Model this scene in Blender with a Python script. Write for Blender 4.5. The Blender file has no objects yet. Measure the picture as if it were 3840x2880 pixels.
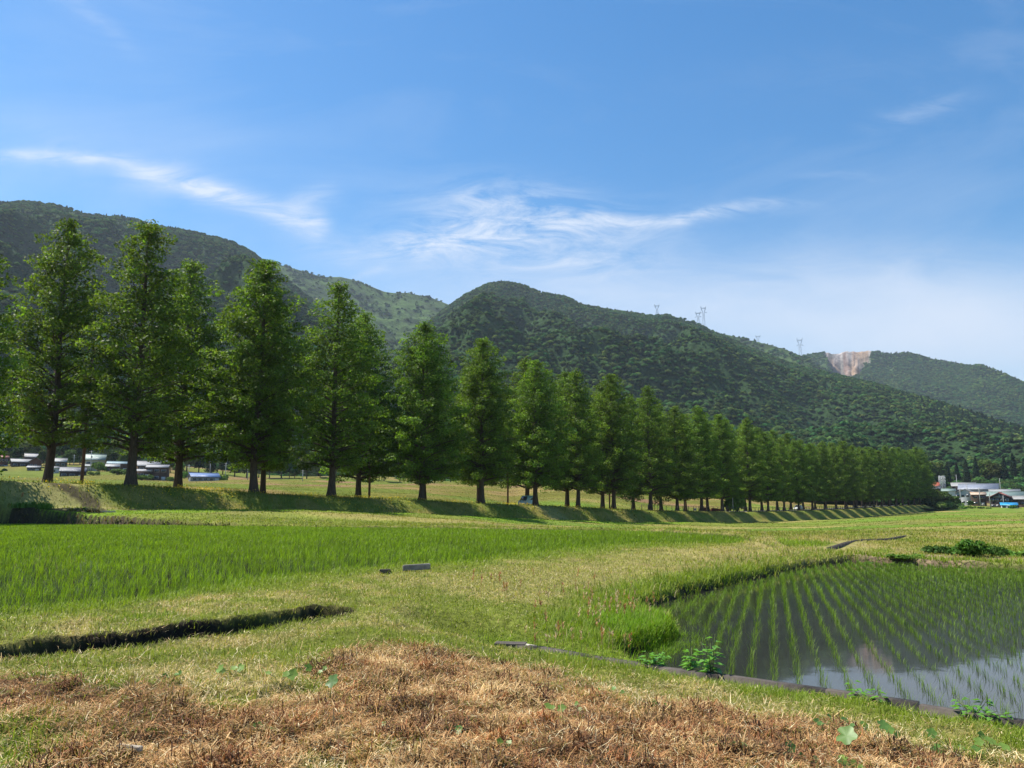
import bpy, math, random
import numpy as np
from mathutils import Vector

# ------------------------------------------------------------------ camera, sky, sun, exposure
scn = bpy.context.scene
CAMZ = 2.4
PITCH = math.radians(8.98)
FULLF = 2900.0                      # focal length in photograph pixels (3840 wide)
cam_d = bpy.data.cameras.new("camera")
cam_d.sensor_width = 36.0
cam_d.lens = FULLF / 3840.0 * 36.0
cam_d.clip_start = 0.1
cam_d.clip_end = 30000
cam = bpy.data.objects.new("camera", cam_d)
scn.collection.objects.link(cam)
cam.location = (0, 0, CAMZ)
cam.rotation_euler = (math.pi / 2 + PITCH, 0, 0)
scn.camera = cam

SUN_EL = math.radians(59)
SUN_AZ = math.radians(-68)          # from +Y towards +X
sd = bpy.data.lights.new("sun", 'SUN')
sd.energy = 5.0
sd.angle = math.radians(0.5)
sd.color = (1.0, 0.95, 0.86)
sun = bpy.data.objects.new("sun", sd)
scn.collection.objects.link(sun)
sv = Vector((math.cos(SUN_EL) * math.sin(SUN_AZ), math.cos(SUN_EL) * math.cos(SUN_AZ), math.sin(SUN_EL)))
sun.rotation_euler = sv.to_track_quat('Z', 'Y').to_euler()
sun.location = (-40, 10, 60)

SKY_STRENGTH = 0.092
scn.view_settings.view_transform = 'Standard'
scn.view_settings.look = 'None'
scn.view_settings.exposure = 0.80
scn.view_settings.gamma = 1.0

world = bpy.data.worlds.new("World")
scn.world = world
world.use_nodes = True
wn = world.node_tree.nodes
wl = world.node_tree.links
wn.clear()
w_out = wn.new("ShaderNodeOutputWorld")
w_bg = wn.new("ShaderNodeBackground")
w_bg.inputs["Strength"].default_value = SKY_STRENGTH
sky = wn.new("ShaderNodeTexSky")
sky.sky_type = 'NISHITA'
sky.sun_disc = False
sky.sun_elevation = SUN_EL
sky.sun_rotation = SUN_AZ
sky.altitude = 200
sky.air_density = 1.15
sky.dust_density = 0.5
sky.ozone_density = 2.2


def wmath(op, a, b=None, c=None, clamp=False):
    n = wn.new("ShaderNodeMath"); n.operation = op; n.use_clamp = clamp
    for i, s in enumerate((a, b, c)):
        if s is None: continue
        if isinstance(s, (int, float)): n.inputs[i].default_value = s
        else: wl.new(s, n.inputs[i])
    return n.outputs[0]


# cirrus: density of thin cloud by direction, in the plane y = 1 (a = x/y, b = z/y)
tc = wn.new("ShaderNodeTexCoord")
sep = wn.new("ShaderNodeSeparateXYZ"); wl.new(tc.outputs["Generated"], sep.inputs[0])
yy = wmath('MAXIMUM', wmath('ABSOLUTE', sep.outputs[1]), 0.08)
ca = wmath('DIVIDE', sep.outputs[0], yy)
cb = wmath('DIVIDE', sep.outputs[2], yy)


def uv_dir(u, v):                   # u, v in 2212-wide photograph pixels -> (a, b)
    k = 2212.0 / 3840.0
    X = (u - 1106.0) / k; Y = (829.5 - v) / k
    fw = FULLF * math.cos(PITCH) - Y * math.sin(PITCH)
    z = Y * math.cos(PITCH) + FULLF * math.sin(PITCH)
    return X / fw, z / fw


def wnoise(scale, sx, sy, rot, detail=6, rough=0.6, dist=0.6, off=0.0):
    cmb = wn.new("ShaderNodeCombineXYZ"); wl.new(ca, cmb.inputs[0]); wl.new(cb, cmb.inputs[1])
    cmb.inputs[2].default_value = off
    mp = wn.new("ShaderNodeMapping"); mp.vector_type = 'POINT'
    mp.inputs["Rotation"].default_value = (0, 0, math.radians(rot))
    mp.inputs["Scale"].default_value = (sx, sy, 1)
    wl.new(cmb.outputs[0], mp.inputs[0])
    n = wn.new("ShaderNodeTexNoise"); n.inputs["Scale"].default_value = scale
    n.inputs["Detail"].default_value = detail; n.inputs["Roughness"].default_value = rough
    n.inputs["Distortion"].default_value = dist
    wl.new(mp.outputs[0], n.inputs["Vector"])
    return n.outputs["Fac"]


warp = wnoise(3.2, 1, 1.6, 0, 3, 0.5, 0.3, 5.0)
caw = wmath('ADD', ca, wmath('MULTIPLY', wmath('SUBTRACT', warp, 0.5), 0.10))
cbw = wmath('ADD', cb, wmath('MULTIPLY', wmath('SUBTRACT', wnoise(4.1, 1, 1.2, 0, 4, 0.55, 0.4, 9.0), 0.5), 0.06))


def blob(u0, v0, u1, v1, w, amp, ext=1.0):   # gaussian streak from (u0,v0) to (u1,v1), half width w (2212 px)
    a0, b0 = uv_dir(u0, v0); a1, b1 = uv_dir(u1, v1)
    cx, cy = (a0 + a1) / 2, (b0 + b1) / 2
    dx, dy = a1 - a0, b1 - b0
    L = math.hypot(dx, dy) / 2 * ext; c, s = dx / (2 * L / ext), dy / (2 * L / ext)
    W = w / 1670.0
    px = wmath('SUBTRACT', caw, cx); py = wmath('SUBTRACT', cbw, cy)
    lx = wmath('ADD', wmath('MULTIPLY', px, c / L), wmath('MULTIPLY', py, s / L))
    ly = wmath('ADD', wmath('MULTIPLY', px, -s / W), wmath('MULTIPLY', py, c / W))
    r2 = wmath('ADD', wmath('POWER', wmath('MULTIPLY', lx, lx), 1.6), wmath('MULTIPLY', ly, ly))
    return wmath('MULTIPLY', wmath('EXPONENT', wmath('MULTIPLY', r2, -1.0)), amp)


def wsum(lst):
    r = lst[0]
    for q in lst[1:]: r = wmath('ADD', r, q)
    return r


fine = wnoise(7.0, 1.0, 4.6, -20, 9, 0.68, 1.0, 1.0)
fine2 = wnoise(7.5, 1.0, 3.6, 10, 9, 0.70, 1.1, 2.0)
left_streak = wsum([blob(-60, 338, 240, 352, 15, 0.75), blob(240, 362, 470, 400, 26, 0.7), blob(420, 390, 570, 436, 26, 0.95),
                    blob(560, 432, 690, 488, 30, 0.9), blob(620, 440, 720, 415, 26, 0.5), blob(670, 470, 700, 510, 24, 0.4),
                    blob(130, -40, 290, 105, 20, 0.22), blob(620, 520, 800, 560, 30, 0.28), blob(0, 300, 500, 430, 60, 0.14),
                    blob(780, 600, 850, 570, 13, 0.35)])
mid_veil = wsum([blob(1080, 476, 1660, 462, 18, 0.55), blob(760, 545, 1300, 480, 36, 0.62), blob(830, 500, 1420, 560, 85, 0.72), blob(1000, 420, 1250, 440, 34, 0.4),
                 blob(1000, 400, 1500, 500, 50, 0.20), blob(1300, 470, 1720, 446, 14, 0.45), blob(900, 440, 1250, 430, 18, 0.2),
                 blob(1880, 275, 2130, 205, 26, 0.24), blob(1700, 380, 1880, 390, 10, 0.18), blob(1450, 200, 2150, 120, 60, 0.05),
                 blob(1400, 620, 2400, 560, 70, 0.22)])
soft_low = wsum([blob(1350, 690, 2600, 680, 120, 0.66, 1.1), blob(700, 640, 1500, 640, 90, 0.36), blob(1700, 780, 2700, 820, 150, 0.4, 1.2), blob(-100, 250, 500, 300, 90, 0.12)])
f1 = wmath('MULTIPLY', wmath('SUBTRACT', fine, 0.30, clamp=True), 3.0, clamp=True)
f2 = wmath('MULTIPLY', wmath('SUBTRACT', fine2, 0.36, clamp=True), 3.4, clamp=True)
soft = wmath('MULTIPLY_ADD', wnoise(2.2, 1, 2.5, 5, 5, 0.55, 0.4, 3.0), 0.9, 0.5)
dens = wsum([wmath('MULTIPLY', left_streak, f1), wmath('MULTIPLY', mid_veil, f2), wmath('MULTIPLY', soft_low, soft)])
front = wmath('GREATER_THAN', sep.outputs[1], 0.05)
dens = wmath('MULTIPLY', dens, front, clamp=True)
base_veil = wmath('MULTIPLY', wmath('SUBTRACT', wnoise(1.6, 1, 2.6, -12, 8, 0.6, 0.8, 7.0), 0.50, clamp=True), 0.7)
dens = wmath('ADD', dens, base_veil, clamp=True)
dens = wmath('MULTIPLY', dens, 0.9)
hs = wn.new("ShaderNodeHueSaturation")
hs.inputs["Saturation"].default_value = 1.42; hs.inputs["Hue"].default_value = 0.498
wl.new(sky.outputs[0], hs.inputs["Color"])
mixc = wn.new("ShaderNodeMixRGB"); mixc.blend_type = 'MIX'
wl.new(dens, mixc.inputs[0]); wl.new(hs.outputs[0], mixc.inputs[1])
mixc.inputs[2].default_value = (5.0, 5.5, 6.3, 1)
wl.new(mixc.outputs[0], w_bg.inputs["Color"])
wl.new(w_bg.outputs[0], w_out.inputs["Surface"])

scn.render.engine = 'CYCLES'
scn.cycles.use_denoising = True
scn.cycles.max_bounces = 6
scn.cycles.diffuse_bounces = 3
scn.cycles.glossy_bounces = 2
scn.cycles.transmission_bounces = 3
scn.cycles.volume_bounces = 0
scn.cycles.transparent_max_bounces = 6

rng = np.random.default_rng(11)
random.seed(5)

# ------------------------------------------------------------------ helpers
SP, CP = math.sin(PITCH), math.cos(PITCH)


def ray(px, py):
    X = px - 1920.0; Y = 1440.0 - py
    return X, FULLF * CP - Y * SP, Y * CP + FULLF * SP


def G(px, py, z):                   # where the line of sight of a photograph point meets height z
    x, y, dz = ray(px, py)
    k = (z - CAMZ) / dz
    return (x * k, y * k, z)


def D(px, py, dep):                 # ... or a depth
    x, y, dz = ray(px, py)
    k = dep / y
    return (x * k, dep, CAMZ + dz * k)


def tag(o, label=None, cat=None, group=None, kind=None):
    if label: o["label"] = label
    if cat: o["category"] = cat
    if group: o["group"] = group
    if kind: o["kind"] = kind
    return o


def empty(name, loc=(0, 0, 0), rz=0.0):
    o = bpy.data.objects.new(name, None)
    o.empty_display_size = 0.3
    scn.collection.objects.link(o)
    o.location = loc; o.rotation_euler = (0, 0, rz)
    return o


def mesh_np(name, verts, quads=None, tris=None, mat=None, parent=None, col=None, smooth=False, extra=None):
    me = bpy.data.meshes.new(name)
    verts = np.ascontiguousarray(verts, dtype=np.float32)
    nq = 0 if quads is None else len(quads); nt = 0 if tris is None else len(tris)
    me.vertices.add(len(verts)); me.vertices.foreach_set("co", verts.ravel())
    loops = []
    if nq: loops.append(np.asarray(quads, dtype=np.int32).ravel())
    if nt: loops.append(np.asarray(tris, dtype=np.int32).ravel())
    loops = np.concatenate(loops)
    me.loops.add(len(loops)); me.loops.foreach_set("vertex_index", loops)
    starts = np.concatenate([np.arange(nq) * 4, nq * 4 + np.arange(nt) * 3]).astype(np.int32)
    me.polygons.add(nq + nt); me.polygons.foreach_set("loop_start", starts)
    if smooth: me.polygons.foreach_set("use_smooth", np.ones(nq + nt, dtype=bool))
    if col is not None:
        a = me.color_attributes.new("Col", 'FLOAT_COLOR', 'POINT')
        c4 = np.ones((len(verts), 4), dtype=np.float32); c4[:, :3] = col
        a.data.foreach_set("color", c4.ravel())
    if extra:
        for k, v in extra.items():
            a = me.attributes.new(k, 'FLOAT', 'POINT'); a.data.foreach_set("value", np.asarray(v, dtype=np.float32))
    me.update(calc_edges=True)
    if mat: me.materials.append(mat)
    o = bpy.data.objects.new(name, me)
    scn.collection.objects.link(o)
    if parent: o.parent = parent
    return o


class MB:
    """collects boxes, tubes and slabs into one mesh"""
    def __init__(s): s.v = []; s.q = []; s.t = []; s.n = 0
    def add(s, v, q=(), t=()):
        s.v += [tuple(p) for p in v]
        s.q += [[i + s.n for i in f] for f in q]; s.t += [[i + s.n for i in f] for f in t]
        s.n += len(v)
    def box(s, x0, x1, y0, y1, z0, z1):
        s.add([(x0, y0, z0), (x1, y0, z0), (x1, y1, z0), (x0, y1, z0), (x0, y0, z1), (x1, y0, z1), (x1, y1, z1), (x0, y1, z1)],
              [(0, 3, 2, 1), (4, 5, 6, 7), (0, 1, 5, 4), (1, 2, 6, 5), (2, 3, 7, 6), (3, 0, 4, 7)])
    def hexa(s, p):                 # 8 points: bottom ring, top ring
        s.add(p, [(0, 3, 2, 1), (4, 5, 6, 7), (0, 1, 5, 4), (1, 2, 6, 5), (2, 3, 7, 6), (3, 0, 4, 7)])
    def tube(s, pts, rad, n=6, cap=True):
        pts = [Vector(p) for p in pts]
        if not hasattr(rad, '__len__'): rad = [rad] * len(pts)
        rings = []
        for i, p in enumerate(pts):
            a = pts[max(i - 1, 0)]; b = pts[min(i + 1, len(pts) - 1)]
            d = (b - a).normalized()
            u = d.cross(Vector((0.31, 0.17, 0.93)) if abs(d.z) < .9 else Vector((1, 0.1, 0))).normalized(); w = d.cross(u)
            rings.append([p + (u * math.cos(2 * math.pi * k / n) + w * math.sin(2 * math.pi * k / n)) * rad[i] for k in range(n)])
        v = [q for r in rings for q in r]; q = []
        for i in range(len(pts) - 1):
            for k in range(n):
                q.append((i * n + k, i * n + (k + 1) % n, (i + 1) * n + (k + 1) % n, (i + 1) * n + k))
        t = []
        if cap:
            v.append(pts[-1]); c = len(v) - 1
            for k in range(n): t.append(((len(pts) - 1) * n + k, (len(pts) - 1) * n + (k + 1) % n, c))
            v.append(pts[0]); c = len(v) - 1
            for k in range(n): t.append(((k + 1) % n, k, c))
        s.add(v, q, t)
    def build(s, name, mat, parent=None, smooth=False, col=None):
        return mesh_np(name, np.array(s.v, dtype=np.float32), s.q or None, s.t or None, mat, parent, col, smooth)


def _hash(ix, iy, seed):
    h = (ix.astype(np.int64) * 374761393 + iy.astype(np.int64) * 668265263 + seed * 1442695041) & 0xffffffff
    h = ((h ^ (h >> 13)) * 1274126177) & 0xffffffff
    h = h ^ (h >> 16)
    return (h & 0xffff) / 65535.0


def vn(x, y, seed=0):
    ix = np.floor(x); iy = np.floor(y); fx = x - ix; fy = y - iy
    fx = fx * fx * (3 - 2 * fx); fy = fy * fy * (3 - 2 * fy)
    a = _hash(ix, iy, seed); b = _hash(ix + 1, iy, seed); c = _hash(ix, iy + 1, seed); d = _hash(ix + 1, iy + 1, seed)
    return (a * (1 - fx) + b * fx) * (1 - fy) + (c * (1 - fx) + d * fx) * fy


def fbm(x, y, s=1.0, octv=4, seed=0, gain=0.5):
    r = 0; a = 1; n = 0; x = np.asarray(x, dtype=np.float64) / s; y = np.asarray(y, dtype=np.float64) / s
    for i in range(octv):
        r = r + a * vn(x, y, seed + i * 7); n += a; a *= gain; x = x * 2.03 + 17.3; y = y * 2.03 - 9.1
    return r / n


def ss(a, b, x):
    t = np.clip((x - a) / (b - a), 0, 1)
    return t * t * (3 - 2 * t)


def lerp(a, b, t): return a + (b - a) * t


# materials ---------------------------------------------------------
def new_mat(name):
    m = bpy.data.materials.new(name); m.use_nodes = True
    nt = m.node_tree; nt.nodes.clear()
    out = nt.nodes.new("ShaderNodeOutputMaterial")
    return m, nt, out


def noise_node(nt, scale, detail=4, rough=0.6, coord="Object", vec=None):
    n = nt.nodes.new("ShaderNodeTexNoise")
    n.inputs["Scale"].default_value = scale; n.inputs["Detail"].default_value = detail; n.inputs["Roughness"].default_value = rough
    if vec is None:
        t = nt.nodes.new("ShaderNodeTexCoord"); vec = t.outputs[coord]
    nt.links.new(vec, n.inputs["Vector"])
    return n


def ramp(nt, fac, stops):
    r = nt.nodes.new("ShaderNodeValToRGB")
    e = r.color_ramp.elements
    while len(e) < len(stops): e.new(0.5)
    for i, (p, c) in enumerate(stops):
        e[i].position = p; e[i].color = (*c, 1)
    nt.links.new(fac, r.inputs[0])
    return r.outputs[0]


def leaf_mat(name, trans=0.35, tint=(1, 1, 1), rough=0.5, var=0.35, vscale=0.7, attr=True, base=(0.06, 0.11, 0.02), objvar=0.0, spec=0.25):
    m, nt, out = new_mat(name)
    L = nt.links
    if attr:
        a = nt.nodes.new("ShaderNodeAttribute"); a.attribute_name = "Col"; c = a.outputs["Color"]
    else:
        r = nt.nodes.new("ShaderNodeRGB"); r.outputs[0].default_value = (*base, 1); c = r.outputs[0]
    n = noise_node(nt, vscale, 3, 0.6, "Object")
    mr = nt.nodes.new("ShaderNodeMapRange"); L.new(n.outputs["Fac"], mr.inputs[0])
    mr.inputs[1].default_value = 0.3; mr.inputs[2].default_value = 0.7
    mr.inputs[3].default_value = 1 - var; mr.inputs[4].default_value = 1 + var
    mul = nt.nodes.new("ShaderNodeVectorMath"); mul.operation = 'SCALE'; L.new(c, mul.inputs[0]); L.new(mr.outputs[0], mul.inputs["Scale"])
    col = mul.outputs[0]
    if objvar:
        oi = nt.nodes.new("ShaderNodeObjectInfo")
        h = nt.nodes.new("ShaderNodeHueSaturation"); L.new(col, h.inputs["Color"])
        m1 = nt.nodes.new("ShaderNodeMapRange"); L.new(oi.outputs["Random"], m1.inputs[0]); m1.inputs[3].default_value = 1 - objvar; m1.inputs[4].default_value = 1 + objvar
        L.new(m1.outputs[0], h.inputs["Value"])
        mm = nt.nodes.new("ShaderNodeMath"); mm.operation = 'MULTIPLY'; L.new(oi.outputs["Random"], mm.inputs[0]); mm.inputs[1].default_value = 7.31
        fr = nt.nodes.new("ShaderNodeMath"); fr.operation = 'FRACT'; L.new(mm.outputs[0], fr.inputs[0])
        m2 = nt.nodes.new("ShaderNodeMapRange"); L.new(fr.outputs[0], m2.inputs[0]); m2.inputs[3].default_value = 0.5 - objvar * 0.10; m2.inputs[4].default_value = 0.5 + objvar * 0.07
        L.new(m2.outputs[0], h.inputs["Hue"])
        col = h.outputs[0]
    p = nt.nodes.new("ShaderNodeBsdfPrincipled"); L.new(col, p.inputs["Base Color"])
    p.inputs["Roughness"].default_value = rough; p.inputs["Specular IOR Level"].default_value = spec
    if trans > 0:
        t = nt.nodes.new("ShaderNodeBsdfTranslucent")
        g = nt.nodes.new("ShaderNodeVectorMath"); g.operation = 'MULTIPLY'; L.new(col, g.inputs[0]); g.inputs[1].default_value = (1.25, 1.36, 0.48)
        L.new(g.outputs[0], t.inputs["Color"])
        mx = nt.nodes.new("ShaderNodeMixShader"); mx.inputs[0].default_value = trans
        L.new(p.outputs[0], mx.inputs[1]); L.new(t.outputs[0], mx.inputs[2]); L.new(mx.outputs[0], out.inputs["Surface"])
    else:
        L.new(p.outputs[0], out.inputs["Surface"])
    return m


def surf_mat(name, col, rough=0.8, var=0.2, scale=2.0, metal=0.0, bump=0.0, col2=None, spec=0.3, detail=5, stretch=None):
    m, nt, out = new_mat(name); L = nt.links
    t = nt.nodes.new("ShaderNodeTexCoord"); vec = t.outputs["Object"]
    if stretch:
        mp = nt.nodes.new("ShaderNodeMapping"); mp.inputs["Scale"].default_value = stretch; L.new(vec, mp.inputs[0]); vec = mp.outputs[0]
    n = noise_node(nt, scale, detail, 0.65, vec=vec)
    c2 = col2 or tuple(min(1, c * (1 + var)) for c in col)
    c1 = tuple(c * (1 - var) for c in col)
    c = ramp(nt, n.outputs["Fac"], [(0.3, c1), (0.7, c2)])
    p = nt.nodes.new("ShaderNodeBsdfPrincipled"); L.new(c, p.inputs["Base Color"])
    p.inputs["Roughness"].default_value = rough; p.inputs["Metallic"].default_value = metal
    p.inputs["Specular IOR Level"].default_value = spec
    if bump:
        b = nt.nodes.new("ShaderNodeBump"); b.inputs["Strength"].default_value = bump; b.inputs["Distance"].default_value = 0.05
        L.new(n.outputs["Fac"], b.inputs["Height"]); L.new(b.outputs[0], p.inputs["Normal"])
    L.new(p.outputs[0], out.inputs["Surface"])
    return m


def roof_mat(name, col, rough=0.5, pitch=3.0):   # ribbed sheet or tile courses
    m, nt, out = new_mat(name); L = nt.links
    t = nt.nodes.new("ShaderNodeTexCoord")
    w = nt.nodes.new("ShaderNodeTexWave"); w.wave_type = 'BANDS'; w.bands_direction = 'X'
    w.inputs["Scale"].default_value = pitch; w.inputs["Distortion"].default_value = 0.3
    L.new(t.outputs["Object"], w.inputs["Vector"])
    n = noise_node(nt, 0.9, 5, 0.7)
    c = ramp(nt, n.outputs["Fac"], [(0.3, tuple(x * 0.72 for x in col)), (0.72, tuple(min(1, x * 1.15) for x in col))])
    p = nt.nodes.new("ShaderNodeBsdfPrincipled"); L.new(c, p.inputs["Base Color"]); p.inputs["Roughness"].default_value = rough
    b = nt.nodes.new("ShaderNodeBump"); b.inputs["Strength"].default_value = 0.5; b.inputs["Distance"].default_value = 0.04
    L.new(w.outputs["Fac"], b.inputs["Height"]); L.new(b.outputs[0], p.inputs["Normal"])
    L.new(p.outputs[0], out.inputs["Surface"])
    return m


# ------------------------------------------------------------------ road geometry (d = distance from the eye across the road, t = along it)
TH = math.radians(37.5)
rdx, rdy = math.sin(TH), math.cos(TH)
nx_, ny_ = -math.cos(TH), math.sin(TH)
SR = 1.36                           # size of the avenue
KROW = 18.4 * SR * 1691 / 0.27
DN = KROW * (ny_ - nx_ * 0) * 0     # (set just below)


def row_point(x2212, K):            # a point of a row that runs to the vanishing point x = 2405
    dep = K / (2405.0 - x2212)
    X = (x2212 - 1106.0) / 1691.0 * dep
    return X, dep


_p = row_point(900, KROW)
DN = _p[0] * nx_ + _p[1] * ny_
KB = KROW * 1.135
_p = row_point(900, KB)
DB = _p[0] * nx_ + _p[1] * ny_


def dt(x, y): return x * nx_ + y * ny_, x * rdx + y * rdy
def pt(d, t): return d * nx_ + t * rdx, d * ny_ + t * rdy


# height of the road shoulder along t, from the tree bases in the photograph (2212 px)
_sh = []
for x, yb in [(-300, 1030), (-70, 1038), (278, 1052), (550, 1068), (715, 1075), (910, 1083), (1040, 1090), (1157, 1093), (1248, 1098),
              (1405, 1104), (1620, 1106), (1723, 1103), (1820, 1100), (1900, 1095), (2000, 1090), (2100, 1088)]:
    X, dep = row_point(x, KROW)
    _sh.append((dt(X, dep)[1], D(x * 1.736, yb * 1.736, dep)[2]))
_sh = np.array(_sh)
# foot of the embankment
_ft = np.array([(SR * a, 2.4 - (2.4 - b) * 1.3) for a, b in [(-60, 2.6), (0, 2.45), (27, 2.15), (40, 1.85), (56, 1.42), (70, 0.85), (85, 0.35), (120, -0.35), (160, -0.6), (200, -0.5), (250, 0.1), (300, 0.9), (500, 0.4)]])


def z_sh(t): return np.interp(t, _sh[:, 0], _sh[:, 1])
def z_ft(t): return np.interp(t, _ft[:, 0], _ft[:, 1])


FD0, FD1 = DN - 6.8, DN - 2.3       # foot and shoulder of the embankment

# ------------------------------------------------------------------ ground control points
cp = [(-10, -10, 1.2), (10, -10, .95), (0, -6, 1.05), (-15, 0, 1.2), (14, 0, .8), (-40, -40, 1.6), (40, -40, 0.6), (-30, 10, 1.3), (30, 10, 0.6), (-60, 0, 1.8), (60, 0, .3)]
cp += [G(0, 2880, 1.10), G(960, 2880, 1.07), G(1920, 2880, 1.02), G(2900, 2880, .92), G(3700, 2880, .82), G(4400, 2900, .8)]
cp += [G(0, 2620, 1.12), G(600, 2600, 1.12), G(1300, 2560, 1.08), G(1900, 2560, .93), G(2500, 2640, .85), G(3100, 2720, .80), G(3600, 2790, .77), G(-600, 2660, 1.14)]
cp += [G(1500, 2345, 1.06), G(1870, 2440, .80)]
cp += [G(-700, 2390, 1.17), G(0, 2350, 1.16), G(500, 2290, 1.16), G(1000, 2225, 1.16), G(1500, 2165, 1.16), G(2000, 2105, 1.16), G(2400, 2076, 1.15), G(2800, 2056, 1.12), G(3200, 2028, 1.03), G(3440, 1998, .95), G(3480, 2020, .85)]
cp += [G(1700, 2260, 1.02), G(1900, 2330, .88), G(2150, 2300, .80), G(2000, 2180, 1.0), G(2300, 2200, .86), G(2450, 2140, .95), G(2700, 2125, .92), G(2950, 2090, .95), G(3150, 2080, .82), G(3300, 2075, .76)]
cp += [G(3500, 2097, .72), G(3840, 2107, .70), G(3500, 2060, .75), G(3840, 2060, .7), G(4300, 2150, .65), G(4300, 2300, .6), G(4600, 2600, .7)]
cp += [G(3500, 2000, .6), G(3840, 2000, .45), G(3700, 1965, 0.1), G(4200, 1960, 0), G(3840, 1930, -.2), G(3400, 1940, 0), G(3600, 1918, .2), G(4400, 1915, -.2)]
cp += [G(1000, 1968, 1.2), G(1700, 1970, 1.2), G(2400, 1990, 1.16), G(2900, 2010, 1.1), G(-600, 1960, 1.25)]
for t in (-60, 0, 37, 76, 116, 163, 217, 270, 340, 400):
    x, y = pt(FD0 - 1.5, t); cp.append((x, y, float(z_ft(t)) - .02))
for t in (-60, 0, 60, 120, 200, 300, 390):
    x, y = pt(DB + 9, t); cp.append((x, y, float(z_sh(t)) - .3))
for px, py, dep in [(-900, 1800, 200), (0, 1816, 200), (700, 1820, 200), (1500, 1838, 210), (2200, 1850, 220), (2800, 1880, 290),
                    (-800, 1790, 330), (0, 1800, 320), (600, 1806, 330), (900, 1808, 330), (1500, 1822, 320), (2200, 1832, 330), (2700, 1862, 400), (3100, 1882, 440),
                    (-600, 1762, 365), (250, 1776, 360), (600, 1782, 365), (-300, 1742, 400), (200, 1742, 400), (380, 1750, 395), (800, 1790, 400), (1500, 1808, 420), (2400, 1825, 420),
                    (3500, 1897, 410), (3840, 1904, 405), (4400, 1905, 405), (3500, 1872, 490), (3800, 1872, 490), (4300, 1872, 490), (3500, 1855, 570), (4000, 1855, 570), (0, 1700, 480), (1500, 1780, 520), (3000, 1850, 570)]:
    cp.append(D(px, py, dep))
for a, b in [(-900, 2600), (-300, 2500), (72, 2452), (506, 2413), (796, 2372), (1085, 2330)]:
    x, y, _ = G(a, b, 1.1)
    cp.append((x + .12, y - .8, 1.10)); cp.append((x - .1, y + .7, 1.15))
cp = np.array(cp)


def _phi(r2): return 0.5 * r2 * np.log(r2 + 1e-9)


SC = 9.0
_c = np.stack([np.sign(cp[:, 0]) * np.log1p(np.abs(cp[:, 0]) / SC), np.sign(cp[:, 1]) * np.log1p(np.abs(cp[:, 1]) / SC)], 1)


def _warp(x, y): return np.sign(x) * np.log1p(np.abs(x) / SC), np.sign(y) * np.log1p(np.abs(y) / SC)


_n = len(cp)
_A = np.zeros((_n + 3, _n + 3))
_r2 = ((_c[:, None, :] - _c[None, :, :]) ** 2).sum(-1)
_A[:_n, :_n] = _phi(_r2) + np.eye(_n) * 2e-5
_A[:_n, _n] = 1; _A[:_n, _n + 1:] = _c; _A[_n, :_n] = 1; _A[_n + 1:, :_n] = _c.T
_W = np.linalg.solve(_A, np.concatenate([cp[:, 2], [0, 0, 0]]))


def rbf(x, y):
    sh = np.shape(x); x = np.ravel(x); y = np.ravel(y); out = np.empty(len(x))
    for i in range(0, len(x), 60000):
        a, b = _warp(x[i:i + 60000], y[i:i + 60000])
        r2 = (a[:, None] - _c[None, :, 0]) ** 2 + (b[:, None] - _c[None, :, 1]) ** 2
        out[i:i + 60000] = _phi(r2) @ _W[:_n] + _W[_n] + _W[_n + 1] * a + _W[_n + 2] * b
    return out.reshape(sh)


def poly_sd(x, y, P):               # signed distance to a closed polygon, negative inside
    x = np.asarray(x); y = np.asarray(y)
    d2 = np.full(x.shape, 1e18); ins = np.zeros(x.shape, bool)
    n = len(P)
    for i in range(n):
        ax, ay = P[i][0], P[i][1]; bx, by = P[(i + 1) % n][0], P[(i + 1) % n][1]
        ex, ey = bx - ax, by - ay
        h = np.clip(((x - ax) * ex + (y - ay) * ey) / (ex * ex + ey * ey), 0, 1)
        d2 = np.minimum(d2, (x - ax - h * ex) ** 2 + (y - ay - h * ey) ** 2)
        c = ((ay > y) != (by > y)) & (x < (bx - ax) * (y - ay) / ((by - ay) if by != ay else 1e-9) + ax)
        ins ^= c
    return np.where(ins, -1, 1) * np.sqrt(d2)


def line_sd(x, y, P):
    d2 = np.full(np.shape(x), 1e18)
    for i in range(len(P) - 1):
        ax, ay = P[i][0], P[i][1]; bx, by = P[i + 1][0], P[i + 1][1]
        ex, ey = bx - ax, by - ay
        h = np.clip(((x - ax) * ex + (y - ay) * ey) / (ex * ex + ey * ey), 0, 1)
        d2 = np.minimum(d2, (x - ax - h * ex) ** 2 + (y - ay - h * ey) ** 2)
    return np.sqrt(d2)


U = 1.736
WL, WR = 1.05, 0.55                  # water levels of the left and the right paddy
PL = [G(a * U, b * U, WL)[:2] for a, b in [(-420, 1385), (-150, 1362), (0, 1340), (300, 1310), (500, 1275), (730, 1245), (860, 1234), (1000, 1222), (1150, 1205),
      (1300, 1192), (1450, 1184), (1590, 1179), (1625, 1172), (1600, 1160), (1400, 1149), (1000, 1143), (500, 1138), (230, 1135), (0, 1132), (-300, 1130), (-700, 1134)]]
CURB = [G(a, b, 0.75)[:2] for a, b in [(1880, 2412), (2030, 2432), (2230, 2462), (2480, 2500), (2700, 2532), (3100, 2590), (3450, 2640), (3840, 2700), (4500, 2800), (5200, 2910)]]
PR = [G(a, b, WR)[:2] for a, b in [(3190, 2106), (3018, 2131), (2817, 2177), (2595, 2229), (2470, 2265), (2400, 2300), (2430, 2325), (2545, 2345), (2570, 2385),
      (2490, 2425), (2380, 2452), (2330, 2480)]]
for a in range(3, len(CURB)): PR.append((CURB[a][0] - 0.05, CURB[a][1] + .1))
PR += [G(5200, 2300, WR)[:2], G(4400, 2160, WR)[:2], G(3840, 2138, WR)[:2], G(3500, 2122, WR)[:2]]
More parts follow.
